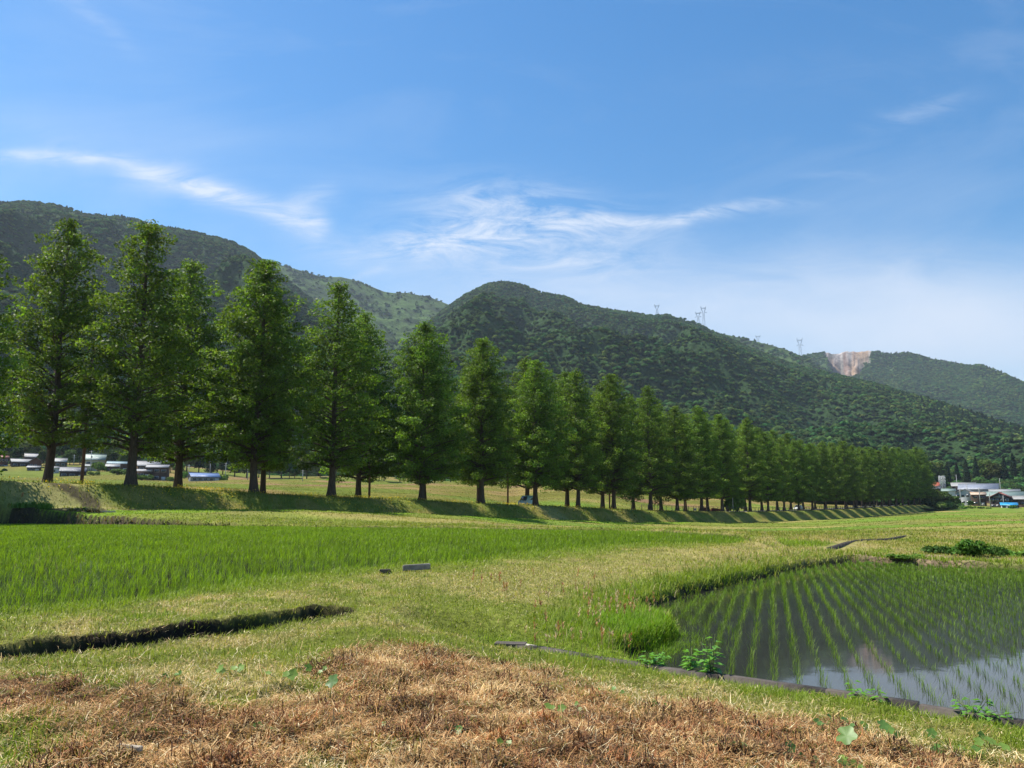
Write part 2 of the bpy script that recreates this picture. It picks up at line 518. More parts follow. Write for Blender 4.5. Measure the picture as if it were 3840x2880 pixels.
DITCH = [G(a, b, 1.1)[:2] for a, b in [(-900, 2600), (-300, 2500), (72, 2452), (506, 2413), (796, 2372), (1085, 2330), (1215, 2314)]]
DITCH2 = [G(3110, 2046, 1.0)[:2], G(3250, 2022, 1.0)[:2], G(3390, 2003, .98)[:2]]
TL = [G(a, b, WL)[:2] for a, b in [(-1500, 1968), (-300, 1966), (0, 1966), (220, 1965)]] + [D(320, 1960, 59.0)[:2], D(380, 1960, 60.5)[:2]]
TL += [D(330, 1925, 66)[:2], D(-200, 1915, 66)[:2], D(-1500, 1915, 66)[:2]]


MAT_BROWN = [G(a, b, .95)[:2] for a, b in [(-400, 2640), (250, 2610), (620, 2640), (1100, 2650), (1320, 2590), (1550, 2510), (1850, 2500), (2250, 2560), (2700, 2600), (3200, 2665), (3900, 2765), (4600, 2880), (5200, 3400), (2000, 4200), (-900, 3600)]]


def ground_z(x, y, micro=True, feats=True):
    x = np.asarray(x, dtype=np.float64); y = np.asarray(y, dtype=np.float64)
    z = rbf(x, y)
    r = np.hypot(x, y)
    far = ss(20, 200, r)
    z = z + (fbm(x, y, 9.0, 3, 3) - .5) * lerp(0.16, 0.5, far)
    d, t = dt(x, y)
    # terraces beyond the paddies: flat parcels with low grassy steps
    on_right = ss(50, 70, y) * ss(FD0 - 2, FD0 - 12, d)
    k = (y + 8 * fbm(x, y, 60, 2, 91)) / 17.0
    fr = k - np.floor(k)
    z = z + on_right * 0.38 * (ss(0.0, 0.16, fr) - fr)
    beyond = ss(DB + 12, DB + 30, d)
    k = (d * 0.55 + y * .45 + 14 * fbm(x, y, 90, 2, 97)) / 26.0
    fr = k - np.floor(k)
    z = z + beyond * 0.9 * (ss(0.0, 0.12, fr) - fr)
    # embankment of the avenue
    e = ss(FD0, FD1, d); back = ss(DB + 2.5, DB + 9, d)
    inr = ss(450, 430, t)
    zr = z_sh(t)
    near = ss(FD0 - 14, FD0, d) * (1 - back) * inr * ss(-70, -55, t)
    z = lerp(z, z_ft(t) + (fbm(x, y, 6, 2, 5) - .5) * .2 * (1 - e), near * (1 - e))
    z = lerp(z, zr + (fbm(x, y, 2.5, 2, 6) - .5) * .12, e * (1 - back) * inr)
    # road bed cut level
    road = ss(DN + 1.8, DN + 2.3, d) * ss(DB - 1.8, DB - 2.3, d) * inr
    z = lerp(z, zr - .06, road)
    if not feats: return z
    # raised terrace at the far left
    s = poly_sd(x, y, TL)
    z = lerp(z, np.maximum(z, 2.26 + (fbm(x, y, 1.2, 3, 8) - .5) * .18), ss(0.30, -0.05, s + (fbm(x, y, .7, 3, 12) - .5) * .5))
    # paddies
    wob = (fbm(x, y, .8, 3, 21) - .5) * .35
    s = poly_sd(x, y, PR)
    lim = WR + .17 + .22 * np.clip(s, 0, 9)
    z = np.where((s > 0) & (s < 7), np.minimum(z, lim), z)
    s = line_sd(x, y, CURB)
    z = np.where(s < 2.0, np.minimum(z, WR + .13 + .17 * s + .10 * s * s), z)
    for P, W, lv in ((PL, WL, .10), (PR, WR, .16)):
        s = poly_sd(x, y, P) + wob * (1 if P is PL else .9)
        nearp = np.abs(s) < 1.6
        zz = np.maximum(z, W + lv + .02)
        z = np.where(nearp & (s > 0), lerp(zz, z, ss(.7, 1.6, s)), z)
        bed = W - .10 + (fbm(x, y, .5, 2, 33) - .5) * .05
        z = np.where(s < .35, lerp(bed, z, ss(-.02, .22, s)), z)
    # ditch
    s = line_sd(x, y, DITCH) + (fbm(x, y, .5, 3, 44) - .5) * .14
    z = z - .44 * ss(.36, .20, s)
    # curb line: drop the ground behind the curb to the water
    if micro:
        nf = ss(40, 12, r)
        bz = ss(.3, -.3, poly_sd(x, y, MAT_BROWN)) * ss(14, 9, r)
        z = z + bz * ((1 - np.abs(2 * fbm(x, y, .30, 3, 58) - 1)) * .11 - .07)
        z = z + nf * ((fbm(x, y, .35, 4, 55) - .5) * .09 + (fbm(x, y, .07, 2, 56) - .5) * .03 * ss(16, 7, r))
        z = z + ss(10, 30, r) * ss(FD0 + 3, FD0 - 1, d) * ss(.3, 3, line_sd(x, y, DITCH2)) * (fbm(x, y, 1.4, 4, 57) - .5) * .22
    return z


# ---- where things are dry, brown, green (albedo of the ground and of the plants on it)


DRYL = [G(1750, 2215, 1.0)[:2], G(2100, 2160, 1.0)[:2], G(2500, 2110, 1.0)[:2], G(3000, 2062, 1.0)[:2], G(3380, 2030, .9)[:2]]


GPT = G(900, 2590, 1.1)


def zones(x, y):
    """weights: brown mat, dry straw grass, lush green, bare soil"""
    r = np.hypot(x, y)
    n1 = fbm(x, y, 1.3, 4, 101); n2 = fbm(x, y, .45, 3, 102); n3 = fbm(x, y, 4.0, 3, 103)
    sb = poly_sd(x, y, MAT_BROWN)
    brown = ss(.45, -.35, sb + (n1 - .5) * 2.2 + (n2 - .5) * .9)
    brown = brown * (1 - .85 * ss(.58, .70, fbm(x, y, .9, 3, 104)))
    brown = brown * (1 - .8 * ss(.75, .3, np.hypot(x - GPT[0], (y - GPT[1]) * .8) + (n2 - .5) * .8))
    corner = ss(1.1, .2, np.hypot(x + 3.1, y - 4.6) - (n1 - .5) * 2) * .8
    brown = brown * (1 - corner)
    spl = poly_sd(x, y, PL); spr = poly_sd(x, y, PR)
    lush = np.maximum(ss(1.3, .2, spl + (n1 - .5) * 1.4) * ss(30, 22, r), np.where(line_sd(x, y, CURB) < spr + .6, ss(.75, .2, line_sd(x, y, CURB)), ss(1.7, .2, spr)))
    lush = np.maximum(lush, corner)
    lush = np.maximum(lush, ss(.62, .7, n3 * .5 + n1 * .5))
    pen = ss(1.7, .8, np.hypot((x - 1.6), (y - 10.6) * .7))
    lush = np.maximum(lush, pen)
    dry = ss(.50, .66, n3 * .45 + n1 * .35 + n2 * .2 + .06 * ss(9, 20, r) * ss(0, 6, x))
    dry = np.maximum(dry, ss(1.9, .8, line_sd(x, y, DRYL) + (n1 - .5) * 2.6 + (n2 - .5) * 1.5) * .62)
    lush = lush * (1 - ss(1.3, .6, line_sd(x, y, DRYL)) * .8)
    dry = np.maximum(dry, ss(1.6, .2, sb) * (1 - ss(1.2, .4, spl)) * ss(.40, .55, n1 * .5 + n2 * .5) * .8)
    dry = dry * (1 - lush)
    return brown, dry, lush, n1, n2, n3


def ground_col(x, y, z):
    r = np.hypot(x, y); d, t = dt(x, y)
    brown, dry, lush, n1, n2, n3 = zones(x, y)
    c = np.empty(x.shape + (3,))
    g = np.array([.145, .165, .028]); gl = np.array([.110, .160, .016]); dr = np.array([.32, .25, .105]); br = np.array([.16, .085, .038])
    soil = np.array([.065, .050, .034])
    far = ss(35, 70, r)
    c[...] = g
    c = lerp(c, dr, (dry * .75)[..., None])
    c = lerp(c, gl, (lush * .8)[..., None])
    c = lerp(c, br * (0.35 + 1.3 * n2[..., None]), brown[..., None])
    # far fields: parcels
    fk = fbm(x * .35 + 7, y * 1.0, 11.0, 3, 120)
    fk2 = fbm(x * .22 + 90, y * 1.0, 19.0, 3, 121)
    fieldc = lerp(np.array([.150, .175, .028]), np.array([.235, .205, .062]), ss(.46, .68, fk)[..., None])
    fieldc = lerp(fieldc, np.array([.24, .165, .085]), (ss(.60, .70, fk2) * .75)[..., None])
    fieldc = lerp(fieldc, np.array([.115, .185, .020]), (ss(.42, .34, fk2) * .85)[..., None])
    fieldc = fieldc * (0.75 + .5 * fbm(x * .5, y, 3.0, 4, 122))[..., None]
    fieldc = lerp(fieldc, fieldc * np.array([.92, .76, .85]), ss(90, 110, d)[..., None])
    c = lerp(c, fieldc, far[..., None])
    # verge strip between the left paddy and the embankment: bright low rice strip, then dry levee
    strip = ss(FD0 - 1.0, FD0 - 2.0, d) * ss(FD0 - 9.5, FD0 - 8.0, d) * ss(200, 130, t)
    c = lerp(c, np.array([.135, .215, .014]), (strip * .9)[..., None])
    # embankment: rough grass
    emb = ss(FD0 - .3, FD0 + .4, d) * ss(DN + 2.2, DN + 1.0, d) * ss(455, 430, t)
    ec = lerp(np.array([.145, .175, .028]), np.array([.23, .20, .05]), ss(.4, .6, fbm(x, y, 2.0, 4, 131))[..., None])
    dryramp = ss(5.5, 2.5, np.abs(t - 26.5 - (DN - d) * .3)) + ss(3.5, 1.5, np.abs(t - 100))
    ec = lerp(ec, np.array([.26, .24, .09]), (np.clip(dryramp, 0, 1) * .8)[..., None])
    c = lerp(c, ec, emb[..., None])
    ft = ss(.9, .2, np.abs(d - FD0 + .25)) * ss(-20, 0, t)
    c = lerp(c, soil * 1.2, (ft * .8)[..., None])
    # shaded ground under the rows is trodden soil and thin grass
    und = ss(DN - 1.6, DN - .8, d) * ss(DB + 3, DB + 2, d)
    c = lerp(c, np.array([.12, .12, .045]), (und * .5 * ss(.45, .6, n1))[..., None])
    # terrace wall at the far left, ditches, wet margins
    s = poly_sd(x, y, TL)
    face = ss(.9, .6, np.abs(s - .1))
    c = lerp(c, lerp(soil * .7, np.array([.10, .085, .04]), ss(.5, .7, fbm(x, y, .4, 3, 140))[..., None]), (face * .9)[..., None])
    s = line_sd(x, y, DITCH)
    c = lerp(c, soil * .42, ss(.46, .32, s + (n2 - .5) * .22)[..., None])
    for P, W in ((PL, WL), (PR, WR)):
        s = poly_sd(x, y, P)
        c = lerp(c, soil * .55, (ss(.22, .05, s) * ss(W + .14, W + .05, z))[..., None])
    # bare soil path behind the right paddy
    bx, by = G(3640, 2095, .2)[:2]
    sp = line_sd(x, y, [G(3450, 2098, .7)[:2], G(3640, 2096, .7)[:2], G(4200, 2112, .7)[:2]])
    c = lerp(c, np.array([.25, .185, .11]), ss(2.4, 1.2, sp + (n1 - .5) * 2)[..., None])
    sp = line_sd(x, y, [G(3190, 2104, .7)[:2], G(3500, 2117, .7)[:2], G(3840, 2132, .7)[:2], G(4400, 2152, .7)[:2]])
    c = lerp(c, soil * 1.5, ss(.8, .3, sp)[..., None])
    return np.clip(c, 0.003, .8)


# ------------------------------------------------------------------ ground sheet
azf = np.radians(np.concatenate([np.linspace(-180, -50, 40)[:-1], np.linspace(-50, -40, 40)[:-1], np.linspace(-40, 40, 1000)[:-1], np.linspace(40, 50, 40)[:-1], np.linspace(50, 180, 40)]))
rf = np.concatenate([[0.0], np.geomspace(.8, 4, 20)[:-1], np.geomspace(4, 420, 880)[:-1], np.geomspace(420, 6000, 50)])
AZ, RR = np.meshgrid(azf, rf)
gx = RR * np.sin(AZ); gy = RR * np.cos(AZ)
gz = ground_z(gx, gy)
fade = ss(450, 700, RR)
gz = lerp(gz, 6.0 * np.ones_like(gz), fade)
gc = ground_col(gx, gy, gz)
slope = np.abs(np.gradient(gz, axis=0)) / np.maximum(np.gradient(RR, axis=0), 1e-3)
dd_, tt_ = dt(gx, gy)
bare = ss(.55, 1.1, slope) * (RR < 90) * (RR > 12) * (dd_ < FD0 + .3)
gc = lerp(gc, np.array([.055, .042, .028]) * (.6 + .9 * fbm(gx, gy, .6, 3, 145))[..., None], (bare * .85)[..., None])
nr, na = AZ.shape
idx = np.arange(nr * na).reshape(nr, na)
quads = np.stack([idx[:-1, :-1], idx[:-1, 1:], idx[1:, 1:], idx[1:, :-1]], -1).reshape(-1, 4)

m_ground, nt, out = new_mat("meadow_ground")
L = nt.links
at = nt.nodes.new("ShaderNodeAttribute"); at.attribute_name = "Col"
n1 = noise_node(nt, 9.0, 8, 0.75); n2 = noise_node(nt, 0.9, 6, 0.65)
mr = nt.nodes.new("ShaderNodeMapRange"); L.new(n1.outputs["Fac"], mr.inputs[0]); mr.inputs[1].default_value = .3; mr.inputs[2].default_value = .7; mr.inputs[3].default_value = .45; mr.inputs[4].default_value = 1.5
mr2 = nt.nodes.new("ShaderNodeMapRange"); L.new(n2.outputs["Fac"], mr2.inputs[0]); mr2.inputs[1].default_value = .3; mr2.inputs[2].default_value = .7; mr2.inputs[3].default_value = .78; mr2.inputs[4].default_value = 1.22
mm = nt.nodes.new("ShaderNodeMath"); mm.operation = 'MULTIPLY'; L.new(mr.outputs[0], mm.inputs[0]); L.new(mr2.outputs[0], mm.inputs[1])
sc_ = nt.nodes.new("ShaderNodeVectorMath"); sc_.operation = 'SCALE'; L.new(at.outputs["Color"], sc_.inputs[0]); L.new(mm.outputs[0], sc_.inputs["Scale"])
pb = nt.nodes.new("ShaderNodeBsdfPrincipled"); L.new(sc_.outputs[0], pb.inputs["Base Color"]); pb.inputs["Roughness"].default_value = .95; pb.inputs["Specular IOR Level"].default_value = .1
bp = nt.nodes.new("ShaderNodeBump"); bp.inputs["Strength"].default_value = .8; bp.inputs["Distance"].default_value = .06
L.new(n1.outputs["Fac"], bp.inputs["Height"]); L.new(bp.outputs[0], pb.inputs["Normal"]); L.new(pb.outputs[0], out.inputs["Surface"])

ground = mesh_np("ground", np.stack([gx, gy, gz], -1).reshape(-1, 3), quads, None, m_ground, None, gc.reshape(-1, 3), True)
tag(ground, kind="structure")


def gz1(x, y): return float(ground_z(np.array([x]), np.array([y]))[0])


# ------------------------------------------------------------------ water of the paddies
def water_mat(name, base, bump):
    m, nt, out = new_mat(name); L = nt.links
    p = nt.nodes.new("ShaderNodeBsdfPrincipled")
    n0 = noise_node(nt, .8, 4, .6)
    c = ramp(nt, n0.outputs["Fac"], [(.3, tuple(b * .8 for b in base)), (.7, tuple(b * 1.25 for b in base))])
    L.new(c, p.inputs["Base Color"])
    p.inputs["Roughness"].default_value = .04; p.inputs["IOR"].default_value = 1.33
    n = noise_node(nt, 3.0, 3, .5)
    b = nt.nodes.new("ShaderNodeBump"); b.inputs["Strength"].default_value = bump; b.inputs["Distance"].default_value = .01
    L.new(n.outputs["Fac"], b.inputs["Height"]); L.new(b.outputs[0], p.inputs["Normal"])
    L.new(p.outputs[0], out.inputs["Surface"])
    return m


def poly_sheet(name, P, z, mat, grow=.28):
    cx = sum(p[0] for p in P) / len(P); cy = sum(p[1] for p in P) / len(P)
    # offset outward along vertex normals
    area = sum(P[i][0] * P[(i + 1) % len(P)][1] - P[(i + 1) % len(P)][0] * P[i][1] for i in range(len(P)))
    sgn = 1 if area > 0 else -1
    Q = []
    for i in range(len(P)):
        a = Vector(P[i - 1]); b = Vector(P[i]); c = Vector(P[(i + 1) % len(P)])
        e1 = (b - a).normalized(); e2 = (c - b).normalized(); n = Vector((e1.y + e2.y, -e1.x - e2.x)) * sgn
        if n.length > 1e-6: n.normalize()
        Q.append(b + n * grow)
    import bmesh
    bm = bmesh.new(); vs = [bm.verts.new((q.x, q.y, z)) for q in Q]
    f = bm.faces.new(vs); bm.normal_update()
    if f.normal.z < 0: f.normal_flip()
    bmesh.ops.triangulate(bm, faces=bm.faces[:])
    me = bpy.data.meshes.new(name); bm.to_mesh(me); bm.free(); me.materials.append(mat)
    o = bpy.data.objects.new(name, me); scn.collection.objects.link(o)
    return tag(o, kind="structure")


m_water = water_mat("paddy_water", (.020, .021, .015), .06)
poly_sheet("water", PL, WL, m_water)
poly_sheet("water", PR, WR, m_water)

# ------------------------------------------------------------------ the road
m_asph = surf_mat("old_asphalt", (.20, .195, .185), .9, .15, 3.0)
tv = np.arange(-70, 432, 3.0)
mb = MB()
a0, b0 = DN + 2.2, DB - 2.2
for i in range(len(tv) - 1):
    p = []
    for (dd, ti) in ((a0, i), (b0, i), (b0, i + 1), (a0, i + 1)):
        x, y = pt(dd, tv[ti]); p.append((x, y, float(z_sh(tv[ti])) + .05))
    mb.add(p, [(0, 3, 2, 1)])
tag(mb.build("road", m_asph), kind="structure")
m_paint = surf_mat("road_paint", (.75, .75, .72), .7, .08, 4)
mb = MB()
for dd in (a0 + .35, b0 - .35):
    for i in range(len(tv) - 1):
        p = []
        for (q, ti) in ((-.08, i), (.08, i), (.08, i + 1), (-.08, i + 1)):
            x, y = pt(dd + q, tv[ti]); p.append((x, y, float(z_sh(tv[ti])) + .056))
        mb.add(p, [(0, 3, 2, 1)])
tag(mb.build("road_markings", m_paint), kind="structure")

# ------------------------------------------------------------------ hills
K2 = 3840 / 2212.0


def crest(points):
    az, el, R = [], [], []
    for u, v, r in points:
        x, y, z = ray(u * K2, v * K2)
        h = math.hypot(x, y)
        az.append(math.atan2(x, y)); el.append(z / h); R.append(r)
    o = np.argsort(az)
    return np.array(az)[o], np.array(el)[o], np.array(R, dtype=float)[o]


LAY = {
 'A': [(-700, 640, 1700), (-300, 500, 1800), (0, 434, 1900), (60, 431, 1900), (130, 440, 1900), (190, 457, 1900), (255, 460, 1900), (330, 477, 1900), (420, 494, 1900), (500, 514, 1900), (545, 540, 1900),
       (590, 574, 1870), (640, 615, 1840), (700, 660, 1800), (760, 720, 1750), (820, 800, 1650), (900, 900, 1500), (960, 960, 1400)],
 'B': [(300, 600, 2700), (500, 590, 2700), (560, 577, 2700), (600, 566, 2700), (650, 580, 2700), (700, 594, 2700), (735, 593, 2700), (765, 600, 2700), (830, 625, 2700), (850, 628, 2700), (880, 627, 2700), (930, 638, 2700),
       (975, 655, 2700), (1050, 700, 2700), (1200, 850, 2700)],
 'C': [(640, 1000, 1400), (760, 870, 1550), (830, 780, 1700), (900, 712, 1850), (975, 654, 2000), (1010, 630, 2000), (1050, 612, 2000), (1090, 604, 2000), (1130, 611, 2000), (1170, 627, 2000), (1220, 635, 2000), (1260, 652, 2000),
       (1330, 667, 2050), (1400, 677, 2100), (1440, 676, 2100), (1500, 692, 2100), (1550, 714, 2050), (1600, 737, 2000), (1680, 770, 1900), (1740, 790, 1850), (1800, 803, 1800), (1900, 826, 1700),
       (2000, 853, 1600), (2100, 886, 1500), (2212, 918, 1400), (2400, 960, 1300), (2700, 1000, 1200)],
 'D': [(1400, 760, 2700), (1500, 722, 2700), (1550, 714, 2700), (1600, 724, 2700), (1650, 737, 2650), (1700, 750, 2600), (1740, 766, 2550), (1800, 806, 2450), (1900, 830, 2300), (2050, 880, 2100)],
 'E': [(1600, 860, 3500), (1680, 800, 3500), (1740, 764, 3500), (1790, 755, 3500), (1840, 753, 3500), (1880, 752, 3500), (1920, 764, 3500), (1960, 758, 3500), (2010, 772, 3500), (2080, 784, 3400), (2120, 785, 3300),
       (2160, 799, 3200), (2212, 824, 3100), (2400, 900, 2900), (2700, 960, 2700)],
 'K': [(950, 930, 1150), (1050, 860, 1200), (1130, 812, 1250), (1200, 784, 1300), (1290, 764, 1300), (1370, 792, 1300), (1450, 840, 1250), (1560, 900, 1150), (1700, 950, 1000)],
 'F': [(-900, 800, 1000), (-300, 850, 1000), (0, 830, 1000), (250, 800, 1000), (400, 860, 950), (600, 930, 900), (800, 985, 820), (1100, 990, 820), (1400, 965, 850), (1700, 948, 900), (1900, 955, 850), (2100, 985, 800), (2300, 975, 800), (2800, 980, 800)],
}
haz = np.radians(np.linspace(-52, 52, 1150))
hr = np.geomspace(400, 4300, 520)
HA, HR = np.meshgrid(haz, hr)
hx = HR * np.sin(HA); hy = HR * np.cos(HA)
RF = 475 + 20 * np.sin(HA * 9) + 120 * ss(.2, .45, HA)
zf = 12 - 14 * ss(.25, .6, HA)
HZ = np.full_like(HA, -60.0)
WHO = np.zeros(HA.shape, dtype=int)
spur = 1 - np.abs(2 * fbm(hx, hy, 520, 4, 201) - 1)          # ridged
spur2 = 1 - np.abs(2 * fbm(hx + 900, hy, 190, 4, 205) - 1)
PW = dict(A=1.3, B=2.0, C=1.35, D=2.1, E=2.5, K=1.25, F=1.05)
for li, (k, pts_) in enumerate(LAY.items()):
    a, e, R = crest(pts_)
    Rc = np.interp(HA, a, R); el = np.interp(HA, a, e, left=-.3, right=-.3)
    zc = CAMZ + Rc * el - 7.0
    s_ = np.clip((HR - RF) / (Rc - RF), 0, None)
    f = np.where(s_ <= 1, np.power(np.clip(s_, 0, 1), PW[k]), 1)
    h = zf + (zc - zf) * f
    away = np.clip(1 - s_, 0, 1)
    amp = np.clip(zc, 0, 900) * (.46 if k in 'ACKF' else .20) * np.minimum(away * 3.2, 1) * np.clip(s_ * 2.4, 0, 1)
    h = h + amp * ((spur - .72) * 1.05 + (spur2 - .72) * .75)
    h = np.where(HR <= Rc, np.minimum(h, CAMZ + HR * el - 7 - 14 * np.clip(away * 8, 0, 1)), h)
    h = np.where(HR > Rc, zc - (HR - Rc) * .55, h)
    h = h + (fbm(hx, hy, 60, 3, 210) - .5) * 10 * np.clip(s_ * 3, 0, 1) * (0.35 + .65 * np.minimum(away * 6, 1))
    upd = h > HZ
    HZ = np.where(upd, h, HZ); WHO = np.where(upd, li, WHO)
# landslide scar in the right mountain
sax0, _, _ = crest([(1780, 760, 1)]); sax1, _, _ = crest([(1900, 760, 1)])
_, scb, _ = crest([(1850, 805, 1)]); _, sct, _ = crest([(1850, 750, 1)])
ELV = (HZ - CAMZ) / HR
mid = (sax0[0] + sax1[0]) / 2; hw = (sax1[0] - sax0[0]) / 2
relv = np.clip((ELV - scb[0]) / (sct[0] - scb[0]), 0, 1)
wid = hw * (0.50 + .55 * relv)
cent = mid - hw * .25 * (1 - relv) + (fbm(hx, hy, 60, 2, 230) - .5) * .012
scar = ss(1.0, .82, np.abs(HA - cent) / wid + (fbm(HA * 3300, HZ, 22, 3, 231) - .5) * .9) * (ELV > scb[0] - .004) * (WHO == 4) * (HR > 2500)
HZ = HZ - scar * 16 * fbm(HA * 3300, HA * 0, 22, 3, 236)
HZ = HZ - scar * ss(1.0, .90, relv) * (HR < 3480) * (4 + 60 * (1 - np.abs(2 * fbm(HA * 3300, HR * .25, 34, 4, 233) - 1)) * 1.0)
# colours: woods floor / grass on the high ridges / rock
grass = np.zeros_like(HZ)
gn = fbm(hx, hy, 230, 4, 240)
grass = np.where(WHO == 1, ss(.28, .46, gn + .22 * ss(.6, 1, HR / 2700)), grass)
grass = np.where(WHO == 3, ss(.36, .5, gn + .2 * ss(.8, 1, HR / 2650)), grass)
grass = np.where(WHO == 0, ss(.56, .66, gn + .06 * ss(1500, 1850, HR)) * ss(1250, 1600, HR) * ss(-.15, -.25, HA) * .8, grass)
grass = np.where(WHO == 4, ss(.56, .66, gn) * ss(3000, 3400, HR), grass)
grass = np.where(WHO == 2, ss(.62, .70, gn) * ss(1600, 1900, HR) * .6, grass)
hc = np.empty(HZ.shape + (3,)); hc[...] = (.030, .058, .020)
hc = lerp(hc, np.array([.048, .082, .022]) * (0.2 + 1.6 * fbm(hx, hy, 40, 5, 241))[..., None], grass[..., None])
rk = lerp(np.array([.20, .14, .115]), np.array([.34, .30, .28]), ss(.4, .6, fbm(HA * 3300, HZ * .5, 22, 4, 242))[..., None])
rk = lerp(rk, np.array([.11, .11, .10]), ss(.50, .60, fbm(HA * 3300, HZ * .45, 18, 4, 243))[..., None] * .9)
rk = lerp(rk, np.array([.31, .21, .14]), ss(.52, .64, fbm(HA * 3300, HZ, 40, 3, 244))[..., None] * .9)
hc = lerp(hc, rk, scar[..., None])
nr2, na2 = HZ.shape
idx = np.arange(nr2 * na2).reshape(nr2, na2)
quads = np.stack([idx[:-1, :-1], idx[:-1, 1:], idx[1:, 1:], idx[1:, :-1]], -1).reshape(-1, 4)
m_hill, nt, out = new_mat("hill_slope"); L = nt.links
at = nt.nodes.new("ShaderNodeAttribute"); at.attribute_name = "Col"
n1 = noise_node(nt, .06, 8, .7)
mr = nt.nodes.new("ShaderNodeMapRange"); L.new(n1.outputs["Fac"], mr.inputs[0]); mr.inputs[1].default_value = .3; mr.inputs[2].default_value = .7; mr.inputs[3].default_value = .45; mr.inputs[4].default_value = 1.55
sc_ = nt.nodes.new("ShaderNodeVectorMath"); sc_.operation = 'SCALE'; L.new(at.outputs["Color"], sc_.inputs[0]); L.new(mr.outputs[0], sc_.inputs["Scale"])
pb = nt.nodes.new("ShaderNodeBsdfPrincipled"); L.new(sc_.outputs[0], pb.inputs["Base Color"]); pb.inputs["Roughness"].default_value = 1; pb.inputs["Specular IOR Level"].default_value = .05
bp = nt.nodes.new("ShaderNodeBump"); bp.inputs["Strength"].default_value = 1; bp.inputs["Distance"].default_value = 6
L.new(n1.outputs["Fac"], bp.inputs["Height"]); L.new(bp.outputs[0], pb.inputs["Normal"]); L.new(pb.outputs[0], out.inputs["Surface"])
hills = mesh_np("hills", np.stack([hx, hy, HZ], -1).reshape(-1, 3), quads, None, m_hill, None, hc.reshape(-1, 3), True)
tag(hills, kind="structure")


def hill_at(az, r):
    fi = np.interp(az, haz, np.arange(na2)); fj = np.interp(np.log(r), np.log(hr), np.arange(nr2))
    i = np.clip(fi.astype(int), 0, na2 - 2); j = np.clip(fj.astype(int), 0, nr2 - 2); a = fi - i; b = fj - j
    def s(Mx): return (Mx[j, i] * (1 - a) + Mx[j, i + 1] * a) * (1 - b) + (Mx[j + 1, i] * (1 - a) + Mx[j + 1, i + 1] * a) * b
    return s

# ------------------------------------------------------------------ foliage builders
def leaf_quads(P, N, size, aspect=.6, flat=.35, seed=0, jitter=.35):
    """P centres, N preferred normals; returns verts, quads"""
    g = np.random.default_rng(seed)
    n = len(P)
    nrm = N * (1 - flat) + g.normal(0, 1, (n, 3)) * .75 + np.array([0, 0, flat])
    nrm /= np.linalg.norm(nrm, axis=1, keepdims=True) + 1e-9
    t = np.cross(nrm, g.normal(0, 1, (n, 3))); t /= np.linalg.norm(t, axis=1, keepdims=True) + 1e-9
    b = np.cross(nrm, t)
    s = size * (1 + g.uniform(-jitter, jitter, n))[:, None]
    v = np.stack([P - t * s, P - b * s * aspect, P + t * s, P + b * s * aspect], 1).reshape(-1, 3)
    q = np.arange(4 * n).reshape(n, 4)
    return v, q


def shade_cols(base, n, g, hv=.18, per=4):
    c = np.array(base)[None, :] * (1 + g.normal(0, hv, (n, 1)))
    c = c * (1 + g.normal(0, .07, (n, 3)))
    return np.clip(np.repeat(c, per, 0), .004, .9)


